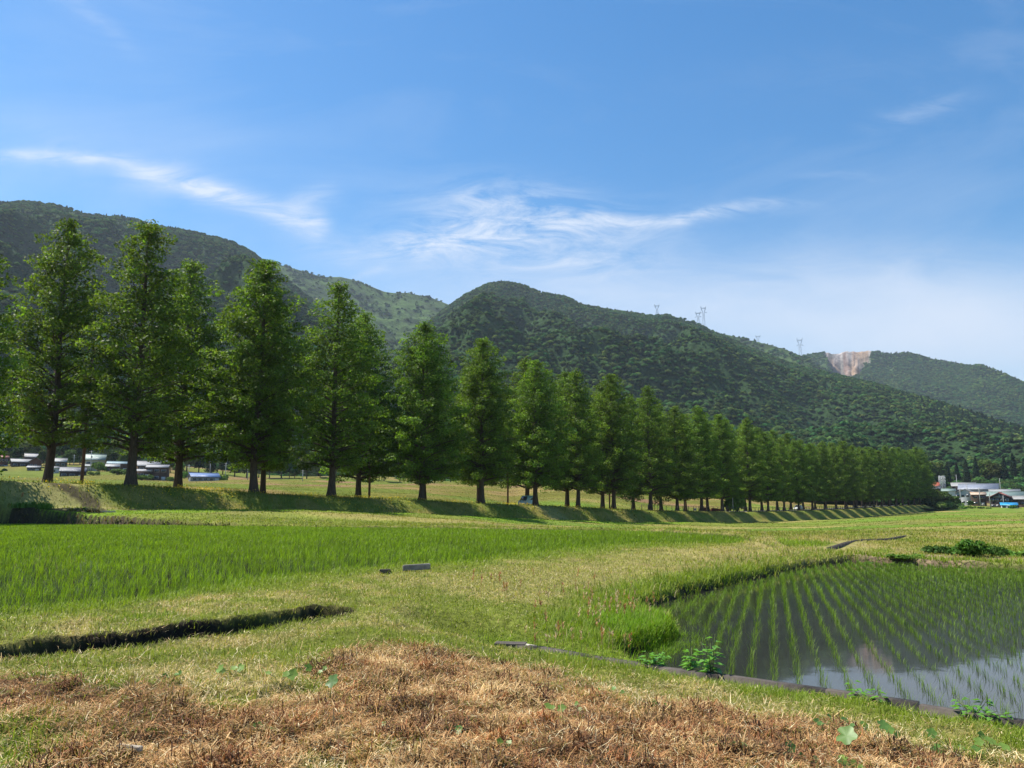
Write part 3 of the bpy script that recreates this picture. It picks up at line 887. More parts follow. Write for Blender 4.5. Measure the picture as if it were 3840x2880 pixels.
def meta_tree(seed, H=18.4, W=3.5, base_f=.13, dens=1.0, slim=0.0, airy=0.0):
    """trunk and crown arrays of one dawn redwood"""
    g = np.random.default_rng(seed); rnd = random.Random(seed)
    tk = MB()
    # fluted flared trunk
    n = 14; rings = []
    hs_ = [0, .25, .6, 1.2, 2.2, 4, 6.5, 9.5, 12.5, 15.5, 17.6]
    lx, ly = rnd.uniform(-.12, .12), rnd.uniform(-.12, .12)
    ph = rnd.random() * 6
    for h in hs_:
        hh = h / 18.4 * H
        r = .25 * (1 - h / 18.4) ** .8 + .17 * math.exp(-h / .5) + .015
        ring = []
        for k in range(n):
            a = 2 * math.pi * k / n
            fl = 1 + (.16 * math.exp(-h / 2.5) + .05) * math.sin(5 * a + ph) + .05 * math.sin(9 * a + h)
            ring.append((lx * math.sin(h * .4) + r * fl * math.cos(a), ly * math.sin(h * .33) + r * fl * math.sin(a), hh - (.25 if h == 0 else 0)))
        rings.append(ring)
    v = [p for r in rings for p in r]; q = []
    for i in range(len(rings) - 1):
        for k in range(n): q.append((i * n + k, i * n + (k + 1) % n, (i + 1) * n + (k + 1) % n, (i + 1) * n + k))
    tk.add(v, q)
    P = []; N = []; S = []
    nl = int(140 * (1 - .3 * airy))
    sect = [rnd.uniform(.88, 1.12) for _ in range(9)]
    for i in range(nl):
        f = base_f + (1 - base_f) * (i + rnd.random() * .9) / nl
        if f > .985: f = .985
        top = (1 - f) / (1 - .32)
        R = W * (min(1, top) ** (.60 - .08 * slim)) if f > .32 else W * (1 - .28 * ((.32 - f) / (.32 - base_f)) ** 1.5)
        az = i * 2.39996 + rnd.uniform(-.35, .35)
        R *= sect[int((az % 6.2832) / 6.2832 * 9)] * rnd.uniform(.80, 1.08)
        R = max(R, .35)
        z0 = f * H
        if f < .3: R *= 1.0
        rise = lerp(-.05, .95, f) * R * rnd.uniform(.8, 1.25)
        z0 = min(z0, H - rise * .6)
        sag = .22 * R * (1 - f)
        pts_ = []; m = 5
        for j in range(m + 1):
            s = j / m
            pts_.append((R * s * math.cos(az + .12 * s), R * s * math.sin(az + .12 * s), z0 - rise * .35 + rise * s ** 1.2 + sag * math.sin(s * 3.1) * .5))
        rb = (.075 * (1 - f) + .02) * (1.5 if f < .3 else 1)
        tk.tube(pts_[:m], [rb, rb * .85, rb * .65, rb * .45, rb * .25], 4, False)
        # clumps along limb
        nc = max(2, int(R * 1.9))
        for j in range(nc):
            s = .28 + .76 * (j + rnd.random()) / nc
            if airy and rnd.random() < airy * .35: continue
            s1 = min(s, 1.0)
            kk = s1 * m; a = int(min(kk, m - 1)); fr = kk - a
            c = [lerp(pts_[a][q_], pts_[a + 1][q_], fr) for q_ in range(3)]
            off = rnd.uniform(-.4, .4) * (0.3 + R * .22)
            c[0] += -math.sin(az) * off + (s - s1) * math.cos(az); c[1] += math.cos(az) * off + (s - s1) * math.sin(az)
            c[2] += rnd.uniform(-.3, .3)
            cr = rnd.uniform(.38, .72) * (1 if f < .88 else .8)
            k = int(52 * dens * (cr / .5) ** 2)
            dirs = g.normal(0, 1, (k, 3)); dirs /= np.linalg.norm(dirs, axis=1, keepdims=True)
            rr = cr * g.uniform(.35, 1.0, (k, 1)) ** .5
            pp = np.array(c)[None, :] + dirs * rr * np.array([1.12, 1.12, .62])
            P.append(pp); N.append(dirs * .6 + np.array([math.cos(az) * .3, math.sin(az) * .3, .35]))
            S.append(np.full(k, 1 + rnd.uniform(-.30, .34)))
    # leader tuft
    k = int(260 * dens)
    zz = g.uniform(.90, 1.0, k) ** 1.0 * H
    rad = (H - zz) * .42 + .12
    aa = g.uniform(0, 6.283, k); rr = rad * g.uniform(.3, 1, k)
    P.append(np.stack([rr * np.cos(aa), rr * np.sin(aa), zz], 1)); N.append(np.stack([np.cos(aa), np.sin(aa), np.full(k, .6)], 1)); S.append(np.ones(k))
    P = np.concatenate(P); N = np.concatenate(N); S = np.concatenate(S)
    return tk, P, N, S


m_bark = surf_mat("redwood_bark", (.085, .060, .045), .95, .45, 5.0, bump=.6, stretch=(3, 3, .5))
m_meta = leaf_mat("redwood_needles", .45, var=.42, vscale=.8, objvar=.10, rough=.55, spec=.2)


def tree_obj(name, loc, rz, sc, trunk_me, crown_me, label, cat, group=None):
    r = empty(name, loc, rz); r.scale = sc
    tag(r, label, cat, group)
    for nm, me in (("trunk", trunk_me), ("crown", crown_me)):
        if me is None: continue
        o = bpy.data.objects.new(nm, me); scn.collection.objects.link(o); o.parent = r
    return r


def proto_meta(seed, leaf=.105, base=(.108, .172, .022), **kw):
    tk, P, N, S = meta_tree(seed, **kw)
    g = np.random.default_rng(seed + 99)
    v, q = leaf_quads(P, N, leaf, .55, .25, seed)
    col = shade_cols(base, len(P), g, .20)
    col = col * np.repeat(S, 4)[:, None]
    t = tk.build("trunk", m_bark, smooth=True); c = mesh_np("crown", v, q, None, m_meta, None, col)
    tm, cm = t.data, c.data
    bpy.data.objects.remove(t); bpy.data.objects.remove(c)
    return tm, cm


protos = [proto_meta(1, W=4.35), proto_meta(2, W=4.2, airy=.25), proto_meta(3, W=4.4, slim=.4), proto_meta(4, W=3.9, slim=.8), proto_meta(5, W=4.8, base_f=.11), proto_meta(6, W=4.2, airy=.4, dens=.9)]
big_open = proto_meta(7, W=4.7, airy=.5, dens=.95, base_f=.13)
big_open2 = proto_meta(8, W=4.4, airy=.5, dens=.95, base_f=.14)

ORD = "first second third fourth fifth sixth seventh eighth ninth tenth eleventh twelfth thirteenth fourteenth fifteenth sixteenth seventeenth eighteenth nineteenth twentieth".split()
def ordw(n):
    if n <= 20: return ORD[n - 1]
    tens = {2: "twenty", 3: "thirty", 4: "forty"}[n // 10]
    return {20: "twentieth", 30: "thirtieth", 40: "fortieth"}[n] if n % 10 == 0 else tens + "-" + ORD[n % 10 - 1]


near_x = [(-165, 470), (278, 486), (546, 566), (715, 614), (910, 700), (1040, 735), (1157, 781), (1248, 801), (1325, 812), (1405, 836), (1463, 880), (1515, 880), (1560, 897), (1620, 904)]
q0 = 1 / (2405 - 1620.)
kk = 1
while True:
    x = 2405 - 1 / (q0 + kk * .66e-4)
    if x > 2003: break
    near_x.append((x, float(np.interp(x, [1620, 1700, 1830, 2003], [925, 945, 962, 975])) + random.uniform(-8, 8)))
    kk += 1
sel = [0, 7, 0, 1, 4, 2, 5, 0, 3, 1]
for i, (x, ytop) in enumerate(near_x):
    X, Y = row_point(x, KROW)
    t = dt(X, Y)[1]; zb = gz1(X, Y)
    ztop = D(x * U, ytop * U, Y)[2]
    H = max(13.0, ztop - zb)
    if i == 1: pr = big_open
    elif i == 3: pr = protos[5]
    elif i == 2: pr = protos[0]
    elif i == 4: pr = protos[4]
    elif i == 5: pr = protos[2]
    else: pr = protos[(i * 5 + 2) % 6]
    s = H / 18.4
    wsc = s * random.uniform(.98, 1.08)
    if i == 0: lab = "dawn redwood cut off by the left edge of the picture, first of the front row"
    elif i == 1: lab = "tall airy dawn redwood of the front row, trunk with a wide foot"
    else: lab = "dawn redwood of the front row along the road, %s whole tree from the left" % ordw(i)
    tree_obj("dawn_redwood", (X, Y, zb - .05), random.random() * 6.28, (wsc, wsc, s), pr[0], pr[1], lab, "tree", "dawn redwoods of the front row")

back_x = []
q0 = 1 / (2405 - 97.)
for x, yt in [(97, 476), (382, 566), (566, 640), (773, 680)]: back_x.append((x, yt))
k = 0; qb = 1 / (2405 - 773.)
while True:
    k += 1
    x = 2405 - 1 / (qb + k * .587e-4)
    if x > 1995: break
    yt = float(np.interp(x, [773, 900, 1130, 1220, 1300, 1470, 1800, 2000], [690, 745, 778, 806, 830, 890, 962, 980])) + random.uniform(-6, 6)
    back_x.append((x, yt))
for i, (x, ytop) in enumerate(back_x):
    X, Y = row_point(x, KB)
    zb = gz1(X, Y); H = max(13, D(x * U, ytop * U, Y)[2] - zb)
    pr = big_open2 if i == 0 else (protos[5] if i == 1 else protos[(i * 7 + 1) % 6])
    s = H / 18.4; wsc = s * random.uniform(.95, 1.05) * (1 if i != 2 else .85)
    if i == 0: lab = "large airy dawn redwood of the rear row, leftmost whole tree of the avenue"
    else: lab = "dawn redwood of the rear row beyond the road, %s from the left" % ordw(i + 1)
    tree_obj("dawn_redwood", (X, Y, zb - .05), random.random() * 6.28, (wsc, wsc, s), pr[0], pr[1], lab, "tree", "dawn redwoods of the rear row")

# ------------------------------------------------------------------ woods and single trees at the hill foot
m_wood = leaf_mat("wood_leaves", .25, var=.35, vscale=.35, objvar=.35, rough=.7, spec=.1)
m_bark2 = surf_mat("grey_bark", (.12, .10, .08), .95, .3, 3.0)


def broad_tree(seed, H=10, W=4.5, base=(.055, .095, .02), leaf=.42, n=2600, lumps=16, stem=.25):
    g = np.random.default_rng(seed); rnd = random.Random(seed)
    tk = MB()
    tk.tube([(0, 0, -.4), (0.05, 0, H * .2), (.1, .05, H * .45), (0, .1, H * .72)], [.32, .22, .16, .05], 7)
    C = []
    for i in range(lumps):
        a = i * 2.4 + rnd.random(); f = (i + .5) / lumps
        z = H * (stem + .12 + (0.82 - stem) * f * rnd.uniform(.85, 1.1)); z = min(z, H * .88)
        rr = W * .62 * math.sqrt(max(0.05, 1 - ((z / H - .5) / .52) ** 2)) * rnd.uniform(.55, 1.05)
        c = (rr * math.cos(a), rr * math.sin(a), z); C.append((c, W * rnd.uniform(.28, .46)))
        tk.tube([(0, 0, H * (.22 + .3 * f)), (c[0] * .55, c[1] * .55, z * .88), c], [.11, .07, .03], 4, False)
    C.append(((0, 0, H * .86), W * .33))
    P = []; N = []
    for c, r in C:
        k = int(n / len(C))
        d = g.normal(0, 1, (k, 3)); d /= np.linalg.norm(d, axis=1, keepdims=True); d[:, 2] = np.where(d[:, 2] < -.35, -d[:, 2], d[:, 2])
        rad = r * g.uniform(.55, 1.06, (k, 1)) ** .6
        P.append(np.array(c) + d * rad * np.array([1, 1, .78])); N.append(d)
    P = np.concatenate(P); N = np.concatenate(N)
    v, q = leaf_quads(P, N, leaf, .7, .15, seed)
    col = shade_cols(base, len(P), g, .2)
    t = tk.build("trunk", m_bark2, smooth=True); c = mesh_np("crown", v, q, None, m_wood, None, col)
    tm, cm = t.data, c.data; bpy.data.objects.remove(t); bpy.data.objects.remove(c)
    return tm, cm


def cedar_tree(seed, H=16, W=2.6, base=(.025, .05, .018), leaf=.4, n=2600):
    g = np.random.default_rng(seed)
    tk = MB(); tk.tube([(0, 0, -.4), (0, 0, H * .4), (0, 0, H * .95)], [.3, .2, .04], 7)
    f = g.uniform(.1, 1, n) ** .8
    tier = .5 + .5 * np.abs(np.sin(f * 24))
    R = W * (1 - f) ** .75 * (.6 + .4 * tier) + .12
    a = g.uniform(0, 6.283, n)
    lob = 1 + .22 * np.sin(a * 3 + f * 14) + .12 * np.sin(a * 7 + f * 31)
    rr = R * lob * g.uniform(.55, 1.05, n)
    P = np.stack([rr * np.cos(a), rr * np.sin(a), f * H - rr * .25], 1); N = np.stack([np.cos(a), np.sin(a), np.full(n, .5)], 1)
    v, q = leaf_quads(P, N, leaf, .6, .2, seed)
    col = shade_cols(base, n, g, .2)
    t = tk.build("trunk", m_bark2, smooth=True); c = mesh_np("crown", v, q, None, m_wood, None, col)
    tm, cm = t.data, c.data; bpy.data.objects.remove(t); bpy.data.objects.remove(c)
    return tm, cm


bt = [broad_tree(21), broad_tree(22, base=(.085, .125, .025), H=9, W=4.8), broad_tree(23, base=(.04, .078, .02), H=11.5), broad_tree(24, base=(.11, .135, .03), H=8, W=4)]
ct = [cedar_tree(31), cedar_tree(32, H=18, W=2.9, base=(.02, .042, .017))]


def ground_or_hill(x, y):
    r = math.hypot(x, y); az = math.atan2(x, y)
    z = gz1(x, y)
    if r > 450: z = lerp(z, 6.0, float(ss(450, 700, r)))
    if r > 402: z = max(z, float(hill_at(np.array([az]), np.array([r]))(HZ)[0]))
    return z


spots = []
for px, py, dep, kind, s in [
        # behind the left village
        (-120, 1700, 430, 'b0', 1.3), (-40, 1700, 440, 'b1', 1.2), (40, 1700, 430, 'b2', 1.3), (110, 1690, 440, 'b1', 1.4), (185, 1700, 430, 'c0', 1.1), (235, 1700, 425, 'b0', 1.3), (275, 1690, 440, 'b2', 1.4),
        (330, 1690, 445, 'c1', 1.1), (400, 1700, 425, 'b3', 1.3), (450, 1700, 440, 'b1', 1.5), (505, 1700, 430, 'b0', 1.3), (560, 1700, 440, 'b1', 1.5), (610, 1720, 425, 'c0', 1.0), (650, 1740, 410, 'b3', 1.2),
        (700, 1760, 405, 'b3', 1.3), (745, 1770, 410, 'c1', 1.05), (790, 1780, 400, 'c0', 1.2), (835, 1780, 420, 'c1', 1.2), (880, 1780, 410, 'c0', 1.2), (925, 1785, 400, 'c1', 1.1), (970, 1790, 400, 'b0', 1.1),
        (1010, 1795, 395, 'b1', 1.1), (1055, 1795, 400, 'b0', 1.3), (1105, 1795, 395, 'b3', .9), (1150, 1800, 395, 'b1', 1.2), (1200, 1800, 405, 'c0', 1.0), (1260, 1800, 395, 'b2', 1.2), (1320, 1800, 400, 'c1', .9),
        (1385, 1800, 400, 'b1', 1.2), (1440, 1800, 395, 'b0', 1.2), (1500, 1805, 400, 'c0', 1.0), (1560, 1805, 405, 'c1', 1.0), (1620, 1805, 400, 'b2', 1.2), (1690, 1805, 400, 'c0', 1.0), (1760, 1810, 400, 'c1', 1.0),
        (1830, 1812, 400, 'b2', 1.1), (1900, 1815, 400, 'c0', 1.0), (1970, 1817, 400, 'c1', 1.0), (2040, 1820, 400, 'b0', 1.0), (2110, 1820, 400, 'b1', 1.0), (2180, 1822, 400, 'c0', .9), (2250, 1824, 400, 'c1', 1.0),
        (2330, 1826, 400, 'c0', 1.0), (2400, 1830, 400, 'b2', 1.0), (2480, 1832, 400, 'c1', .9), (2560, 1836, 400, 'b0', 1.0),
        (60, 1735, 398, 'b2', .8), (165, 1740, 392, 'b0', .75), (262, 1740, 398, 'b1', .8), (300, 1735, 402, 'b2', .9), (420, 1735, 398, 'b0', .8), (470, 1745, 392, 'b1', .8), (495, 1745, 396, 'b2', .8), (640, 1760, 388, 'b0', .8), (670, 1775, 380, 'b1', .6), (10, 1740, 396, 'b1', .8),
        # behind the right village
        (3480, 1850, 470, 'b1', 1.6), (3520, 1850, 480, 'b3', 1.5), (3560, 1850, 470, 'c0', 1.3), (3595, 1850, 470, 'c1', 1.25), (3630, 1850, 460, 'c0', 1.4), (3668, 1850, 465, 'c1', 1.3), (3700, 1850, 470, 'b1', 1.4),
        (3735, 1850, 465, 'b1', 1.3), (3775, 1850, 460, 'c1', 1.35), (3810, 1850, 470, 'c0', 1.4), (3850, 1850, 460, 'c1', 1.3), (3900, 1850, 460, 'c0', 1.3), (3450, 1855, 460, 'c1', 1.2)]:
    if px > 3000: dep = dep * 1.23
    x, y, z = D(px, py, dep)
    spots.append((x, y, ground_or_hill(x, y), kind, s * ((1.2 if kind[0] == 'b' else .85) if px > 3000 else 1), px))
spots.sort(key=lambda q: q[5])
nb = nc_ = 0
for i, (x, y, z, kind, s, px) in enumerate(spots):
    me = (bt if kind[0] == 'b' else ct)[int(kind[1])]
    where = "behind the left village" if px < 680 else ("at the wood edge beyond the fields" if px < 2700 else "behind the right village")
    if kind[0] == 'b': nb += 1; lab = "bushy tree %s, %s broadleaf from the left" % (where, ordw(nb))
    else: nc_ += 1; lab = "dark pointed cedar %s, %s cedar from the left" % (where, ordw(nc_))
    s *= random.uniform(.9, 1.1)
    tree_obj("broadleaf_tree" if kind[0] == 'b' else "cedar_tree", (x, y, z), random.random() * 6.28, (s, s, s), me[0], me[1], lab, "tree", "single trees along the foot of the hills")

# the forest that clothes the hills: crowns set on the slopes
m_forest = leaf_mat("forest_leaves", .22, var=.25, vscale=.15, objvar=.5, rough=.8, spec=.05)
g = np.random.default_rng(77)
Nf = 400000
faz = np.radians(g.uniform(-46, 46, Nf))
fr_ = np.sqrt(g.uniform(430 ** 2, 3550 ** 2, Nf))
smp = hill_at(faz, fr_)
fz = smp(HZ); fg = smp(grass); fs = smp(scar)
keep = (g.random(Nf) > fg * lerp(.97, .80, fbm(fr_ * np.sin(faz), fr_ * np.cos(faz), 60, 3, 275) > .52)) & (fs < .15) & (fz > 0)
runmax = np.maximum.accumulate(np.where(HR > 430, (HZ + 9 - CAMZ) / HR, -1), 0)
keep &= ((fz + 22 - CAMZ) / fr_ > smp(runmax) - .004)
faz, fr_, fz = faz[keep], fr_[keep], fz[keep]
print("forest crowns", len(faz))
def forest(name, selm, src, smin, smax, zsq, seed):
    g = np.random.default_rng(seed)
    a, r, z = faz[selm], fr_[selm], fz[selm]; n = len(a)
    P = np.stack([r * np.sin(a), r * np.cos(a), z - 1.2], 1)
    me = bpy.data.meshes.new(name); me.vertices.add(n); me.vertices.foreach_set("co", P.astype(np.float32).ravel())
    big = fbm(P[:, 0], P[:, 1], 90, 2, 260)
    s = g.uniform(smin, smax, n) ** 1.3 * (.75 + .65 * big) * lerp(1, 1.25, ss(1500, 3000, r))
    at = me.attributes.new("sz", 'FLOAT', 'POINT'); at.data.foreach_set("value", s.astype(np.float32))
    at = me.attributes.new("rt", 'FLOAT', 'POINT'); at.data.foreach_set("value", g.uniform(0, 6.28, n).astype(np.float32))
    o = bpy.data.objects.new(name, me); scn.collection.objects.link(o)
    ng = bpy.data.node_groups.new(name, 'GeometryNodeTree')
    ng.interface.new_socket(name="Geometry", in_out='INPUT', socket_type='NodeSocketGeometry')
    ng.interface.new_socket(name="Geometry", in_out='OUTPUT', socket_type='NodeSocketGeometry')
    gi = ng.nodes.new("NodeGroupInput"); go = ng.nodes.new("NodeGroupOutput")
    mp = ng.nodes.new("GeometryNodeMeshToPoints"); ip = ng.nodes.new("GeometryNodeInstanceOnPoints")
    oi = ng.nodes.new("GeometryNodeObjectInfo"); oi.inputs["Object"].default_value = src; oi.transform_space = 'ORIGINAL'
    oi.inputs["As Instance"].default_value = True
    n1 = ng.nodes.new("GeometryNodeInputNamedAttribute"); n1.data_type = 'FLOAT'; n1.inputs["Name"].default_value = "sz"
    n2 = ng.nodes.new("GeometryNodeInputNamedAttribute"); n2.data_type = 'FLOAT'; n2.inputs["Name"].default_value = "rt"
    cs = ng.nodes.new("ShaderNodeCombineXYZ"); cr = ng.nodes.new("ShaderNodeCombineXYZ")
    mz = ng.nodes.new("ShaderNodeMath"); mz.operation = 'MULTIPLY'; mz.inputs[1].default_value = zsq
    K = ng.links
    K.new(n1.outputs[0], cs.inputs[0]); K.new(n1.outputs[0], cs.inputs[1]); K.new(n1.outputs[0], mz.inputs[0]); K.new(mz.outputs[0], cs.inputs[2])
    K.new(n2.outputs[0], cr.inputs[2])
    K.new(gi.outputs[0], mp.inputs["Mesh"]); K.new(mp.outputs[0], ip.inputs["Points"]); K.new(oi.outputs["Geometry"], ip.inputs["Instance"])
    K.new(cr.outputs[0], ip.inputs["Rotation"]); K.new(cs.outputs[0], ip.inputs["Scale"]); K.new(ip.outputs[0], go.inputs[0])
    md = o.modifiers.new("crowns", 'NODES'); md.node_group = ng
    tag(o, {"forest": "dense green broadleaf forest covering the mountain slopes"}[name], "forest", kind="stuff")


def hill_tree(name, seed, base, W=4.2, H=9.5, n=750, pointed=False):
    """one free-standing tree of the woods whose crown the forest repeats"""
    g = np.random.default_rng(seed)
    # lumpy core under the leaves
    P = []; N = []
    rnd = random.Random(seed)
    L_ = [((0, 0, H * .62), W * .72)] + [((W * .55 * math.cos(i * 1.26 + rnd.random()), W * .55 * math.sin(i * 1.26 + rnd.random()), H * rnd.uniform(.42, .66)), W * rnd.uniform(.4, .55)) for i in range(5)]
    if pointed: L_ = [((0, 0, H * .35), W * .6), ((0, 0, H * .6), W * .45), ((0, 0, H * .85), W * .28), ((0, 0, H * 1.05), W * .15)]
    for c, r in L_:
        k = n // len(L_)
        d = g.normal(0, 1, (k, 3)); d /= np.linalg.norm(d, axis=1, keepdims=True); d[:, 2] = np.where(d[:, 2] < -.2, -d[:, 2], d[:, 2])
        P.append(np.array(c) + d * r * g.uniform(.85, 1.08, (k, 1)) * np.array([1, 1, .85])); N.append(d * 1.6)
    P = np.concatenate(P); N = np.concatenate(N)
    v, q = leaf_quads(P, N, .85, .75, .1, seed)
    col = shade_cols(base, len(P), g, .16)
    return mesh_np("crown", v, q, None, m_forest, None, col)


kinds_ = [((.055, .120, .036), 4.2, 9.5, False, "round dark tree alone on the field edge under the hills, leftmost of three"),
          ((.092, .165, .042), 4.5, 9.0, False, "lighter round tree alone on the field edge under the hills, middle of three"),
          ((.040, .092, .036), 3.8, 11.0, True, "narrow dark tree alone on the field edge under the hills, right of three")]
which = g.random(len(faz)); bandn = fbm(fr_ * np.sin(faz), fr_ * np.cos(faz), 120, 3, 270)
which = np.clip(which * .7 + (bandn - .5) * 1.6 + .15, 0, .999)
for i, (b, w, h, ptd, lab) in enumerate(kinds_):
    cm = hill_tree("t", 300 + i, b, w, h, 760, ptd)
    x, y, z = D([1085, 1340, 2300][i], 1800, 385)
    z = gz1(x, y)
    r = empty("hill_foot_tree", (x, y, z)); tag(r, lab, "tree", "three small trees at the field edge")
    cm.name = "crown"; cm.parent = r
    tb = MB(); tb.tube([(0, 0, -.4), (0, 0, h * .4)], [.25, .15], 6); tb.build("trunk", m_bark2, r)
    selm = (which < .50) if i == 0 else ((which >= .50) & (which < .88) if i == 1 else which >= .88)
    forest("forest", selm, cm, .42, .98, .80 if i != 2 else .72, 400 + i)

# ------------------------------------------------------------------ blades of grass, rice, straw
def blades(name, P, h, w, lean, az, bend, col, mat, tipw=.12, parent=None):
    n = len(P)
    wd = np.stack([-np.sin(az), np.cos(az), np.zeros(n)], 1); ld = np.stack([np.cos(az), np.sin(az), np.zeros(n)], 1)
    up = np.array([0, 0, 1.0])
    m = P + up * (h * .55 * np.cos(lean))[:, None] + ld * (h * .55 * np.sin(lean))[:, None]
    l2 = lean + bend
    t = m + up * (h * .45 * np.cos(l2))[:, None] + ld * (h * .45 * np.sin(l2))[:, None]
    W = (w / 2)[:, None]
    # turn the blade's flat side at random
    V = np.stack([P - wd * W, P + wd * W, m - wd * W * .85, m + wd * W * .85, t - wd * W * tipw, t + wd * W * tipw], 1).reshape(-1, 3)
    b = np.arange(n)[:, None] * 6
    q = np.concatenate([b + np.array([[0, 1, 3, 2]]), b + np.array([[2, 3, 5, 4]])], 0)
    c = np.repeat(col, 6, 0)
    return mesh_np(name, V, q, None, mat, parent, np.clip(c, .004, .9))


m_grass = leaf_mat("grass_blades", .35, var=.18, vscale=2.0, rough=.6, spec=.2)
m_straw = leaf_mat("dead_straw", .12, var=.25, vscale=3.0, rough=.8, spec=.15)
m_rice = leaf_mat("rice_leaves", .40, var=.14, vscale=.6, rough=.5, spec=.25)


def polar_samples(n, a0, a1, r0, r1, g, p=0.0):
    a = np.radians(g.uniform(a0, a1, n))
    r = np.exp(g.uniform(math.log(r0), math.log(r1), n)) if p == 0 else np.power(g.uniform(r0 ** p, r1 ** p, n), 1 / p)
    return r * np.sin(a), r * np.cos(a), r


def dist_ok(x, y):
    """outside water, ditch and road"""
    d, t = dt(x, y)
    ok = (poly_sd(x, y, PL) > .02) & (poly_sd(x, y, PR) > .03) & (line_sd(x, y, DITCH) > .30) & (line_sd(x, y, DITCH2) > .45)
    return ok & ~((d > DN + 2) & (d < DB - 2))


g = np.random.default_rng(501)
# short grass everywhere near
x, y, r = polar_samples(560000, -40, 42, 3.6, 60, g)
ok = dist_ok(x, y) & (np.abs(poly_sd(x, y, TL) - .25) > .55); d, t = dt(x, y); ok &= d < FD0 - .3
brown, dry, lush, a1_, a2_, a3_ = zones(x, y)
ok &= g.random(len(x)) > brown * .80
x, y, r, dry, lush, brown, d = x[ok], y[ok], r[ok], dry[ok], lush[ok], brown[ok], d[ok]
n = len(x); z = ground_z(x, y)
h = (.035 + .05 * g.random(n)) * (1 + .8 * lush * ss(.1, .7, line_sd(x, y, CURB))) * (1 + ss(12, 40, r) * .8)
w = np.maximum(.0035 + .003 * g.random(n), r / 773 * .55)
gc_ = lerp(np.array([.195, .230, .030])[None], np.array([.40, .32, .14])[None], (dry * .85 * (g.random(n) < .35 + .6 * dry))[:, None])
gc_ = lerp(gc_, np.array([.180, .255, .020])[None], (lush * .8)[:, None])
gc_ = gc_ * (1 + g.normal(0, .2, (n, 1)))
lean = g.uniform(.1, 1.1, n)
o = blades("grass", np.stack([x, y, z - .01], 1), h, w, lean, g.uniform(0, 6.28, n), g.uniform(0, .9, n), gc_, m_grass)
tag(o, "short mown grass on the banks and the near ground", "grass", kind="stuff")

# straw and cut stalks lying on the near ground
x, y, r = polar_samples(430000, -40, 42, 3.6, 24, g)
ok = dist_ok(x, y); brown, dry, lush, a1_, a2_, a3_ = zones(x, y)
ok &= g.random(len(x)) < np.clip(brown * 1.0 + dry * .35 * ss(22, 10, r) + .04, 0, 1)
x, y, r, brown, dry = x[ok], y[ok], r[ok], brown[ok], dry[ok]
n = len(x); z = ground_z(x, y)
L_ = g.uniform(.018, .075, n) * np.where(g.random(n) < .12, 1.9, 1); w = np.maximum(.0022 + .0035 * g.random(n) ** 2, r / 773 * .30)
pal = np.array([[.60, .41, .19], [.47, .26, .105], [.33, .175, .07], [.32, .16, .065], [.10, .06, .033], [.66, .55, .33]])
patch = fbm(x, y, .55, 3, 150)
pk = np.clip((g.random(n) * .80 + (patch - .5) * 1.3 + .09) * 5, 0, 4.999).astype(int)
pk = np.where(g.random(n) < .07, 5, pk); pk = np.where((brown < .4) & (g.random(n) < .8), np.where(g.random(n) < .5, 0, 5), pk)
c = pal[pk] * (1 + g.normal(0, .16, (n, 1)))
lean = g.normal(1.35, .22, n)
o = blades("straw", np.stack([x, y, z + .012 + g.random(n) * .035 * (brown + .3)], 1), L_, w, lean, g.uniform(0, 6.28, n), g.normal(.15, .45, n), c, m_straw, .6)
tag(o, "brown and tan cut weeds and straw lying over the near ground", "straw", kind="stuff")

# clods: dark and rusty matted clumps (curled stalks)
x, y, r = polar_samples(520, -36, 38, 3.8, 9.5, g)
brown, *_ = zones(x, y); ok = (brown > .6) & dist_ok(x, y); x, y = x[ok], y[ok]
cx, cy, cc = [], [], []
for i in range(len(x)):
    k = int(g.integers(40, 110)); s = g.uniform(.03, .12)
    cx.append(x[i] + g.normal(0, s, k)); cy.append(y[i] + g.normal(0, s * .7, k))
    col = [(.07, .035, .02), (.27, .11, .045), (.16, .07, .035), (.40, .27, .13)][int(g.integers(0, 4))]
    cc.append(np.array(col)[None] * (1 + g.normal(0, .25, (k, 1))))
cx = np.concatenate(cx); cy = np.concatenate(cy); cc = np.concatenate(cc); n = len(cx)
cz = ground_z(cx, cy) + g.random(n) * .05
o = blades("dead_weeds", np.stack([cx, cy, cz], 1), g.uniform(.03, .10, n), np.full(n, .008), g.uniform(.5, 1.9, n), g.uniform(0, 6.28, n), g.normal(0, 1.0, n), cc, m_straw, .5)
tag(o, "rusty and dark clumps of withered weeds in the near ground", "dead weeds", kind="stuff")

# taller weeds on the paddy margins
def along(P, n, off0, off1, g, i0=0, i1=None):
    i1 = len(P) - 1 if i1 is None else i1
    seg = g.integers(i0, i1, n); f = g.random(n)
    A = np.array(P)[seg]; B = np.array(P)[(seg + 1) % len(P)]
    # weight by length
    return A + (B - A) * f[:, None]


x, y, r = polar_samples(260000, -38, 42, 8, 60, g, .6)
spr = poly_sd(x, y, PR); spl = poly_sd(x, y, PL)
near_curb = line_sd(x, y, CURB)
pden = ss(1.5, .1, spr) * (spr > .0) * (near_curb > .5) + ss(.55, .1, spl) * (spl > .02) * ss(26, 14, r) * .35
ok = (g.random(len(x)) < pden)
x, y, r, spr, spl = x[ok], y[ok], r[ok], spr[ok], spl[ok]
n = len(x); z = ground_z(x, y)
onr = spr < 1.6
h = np.where(onr, .08 + .17 * g.random(n) ** 1.3, .05 + .07 * g.random(n)) * (0.8 + .5 * fbm(x, y, .6, 2, 160))
w = np.maximum(.006, r / 773 * .75)
c = lerp(np.array([.155, .23, .022])[None], np.array([.23, .25, .045])[None], g.random(n)[:, None] * .9)
c = lerp(c, np.array([.40, .32, .16])[None], ((g.random(n) < .10) & onr)[:, None] * .8)
c = c * (.75 + .5 * fbm(x, y, .5, 2, 161))[:, None]
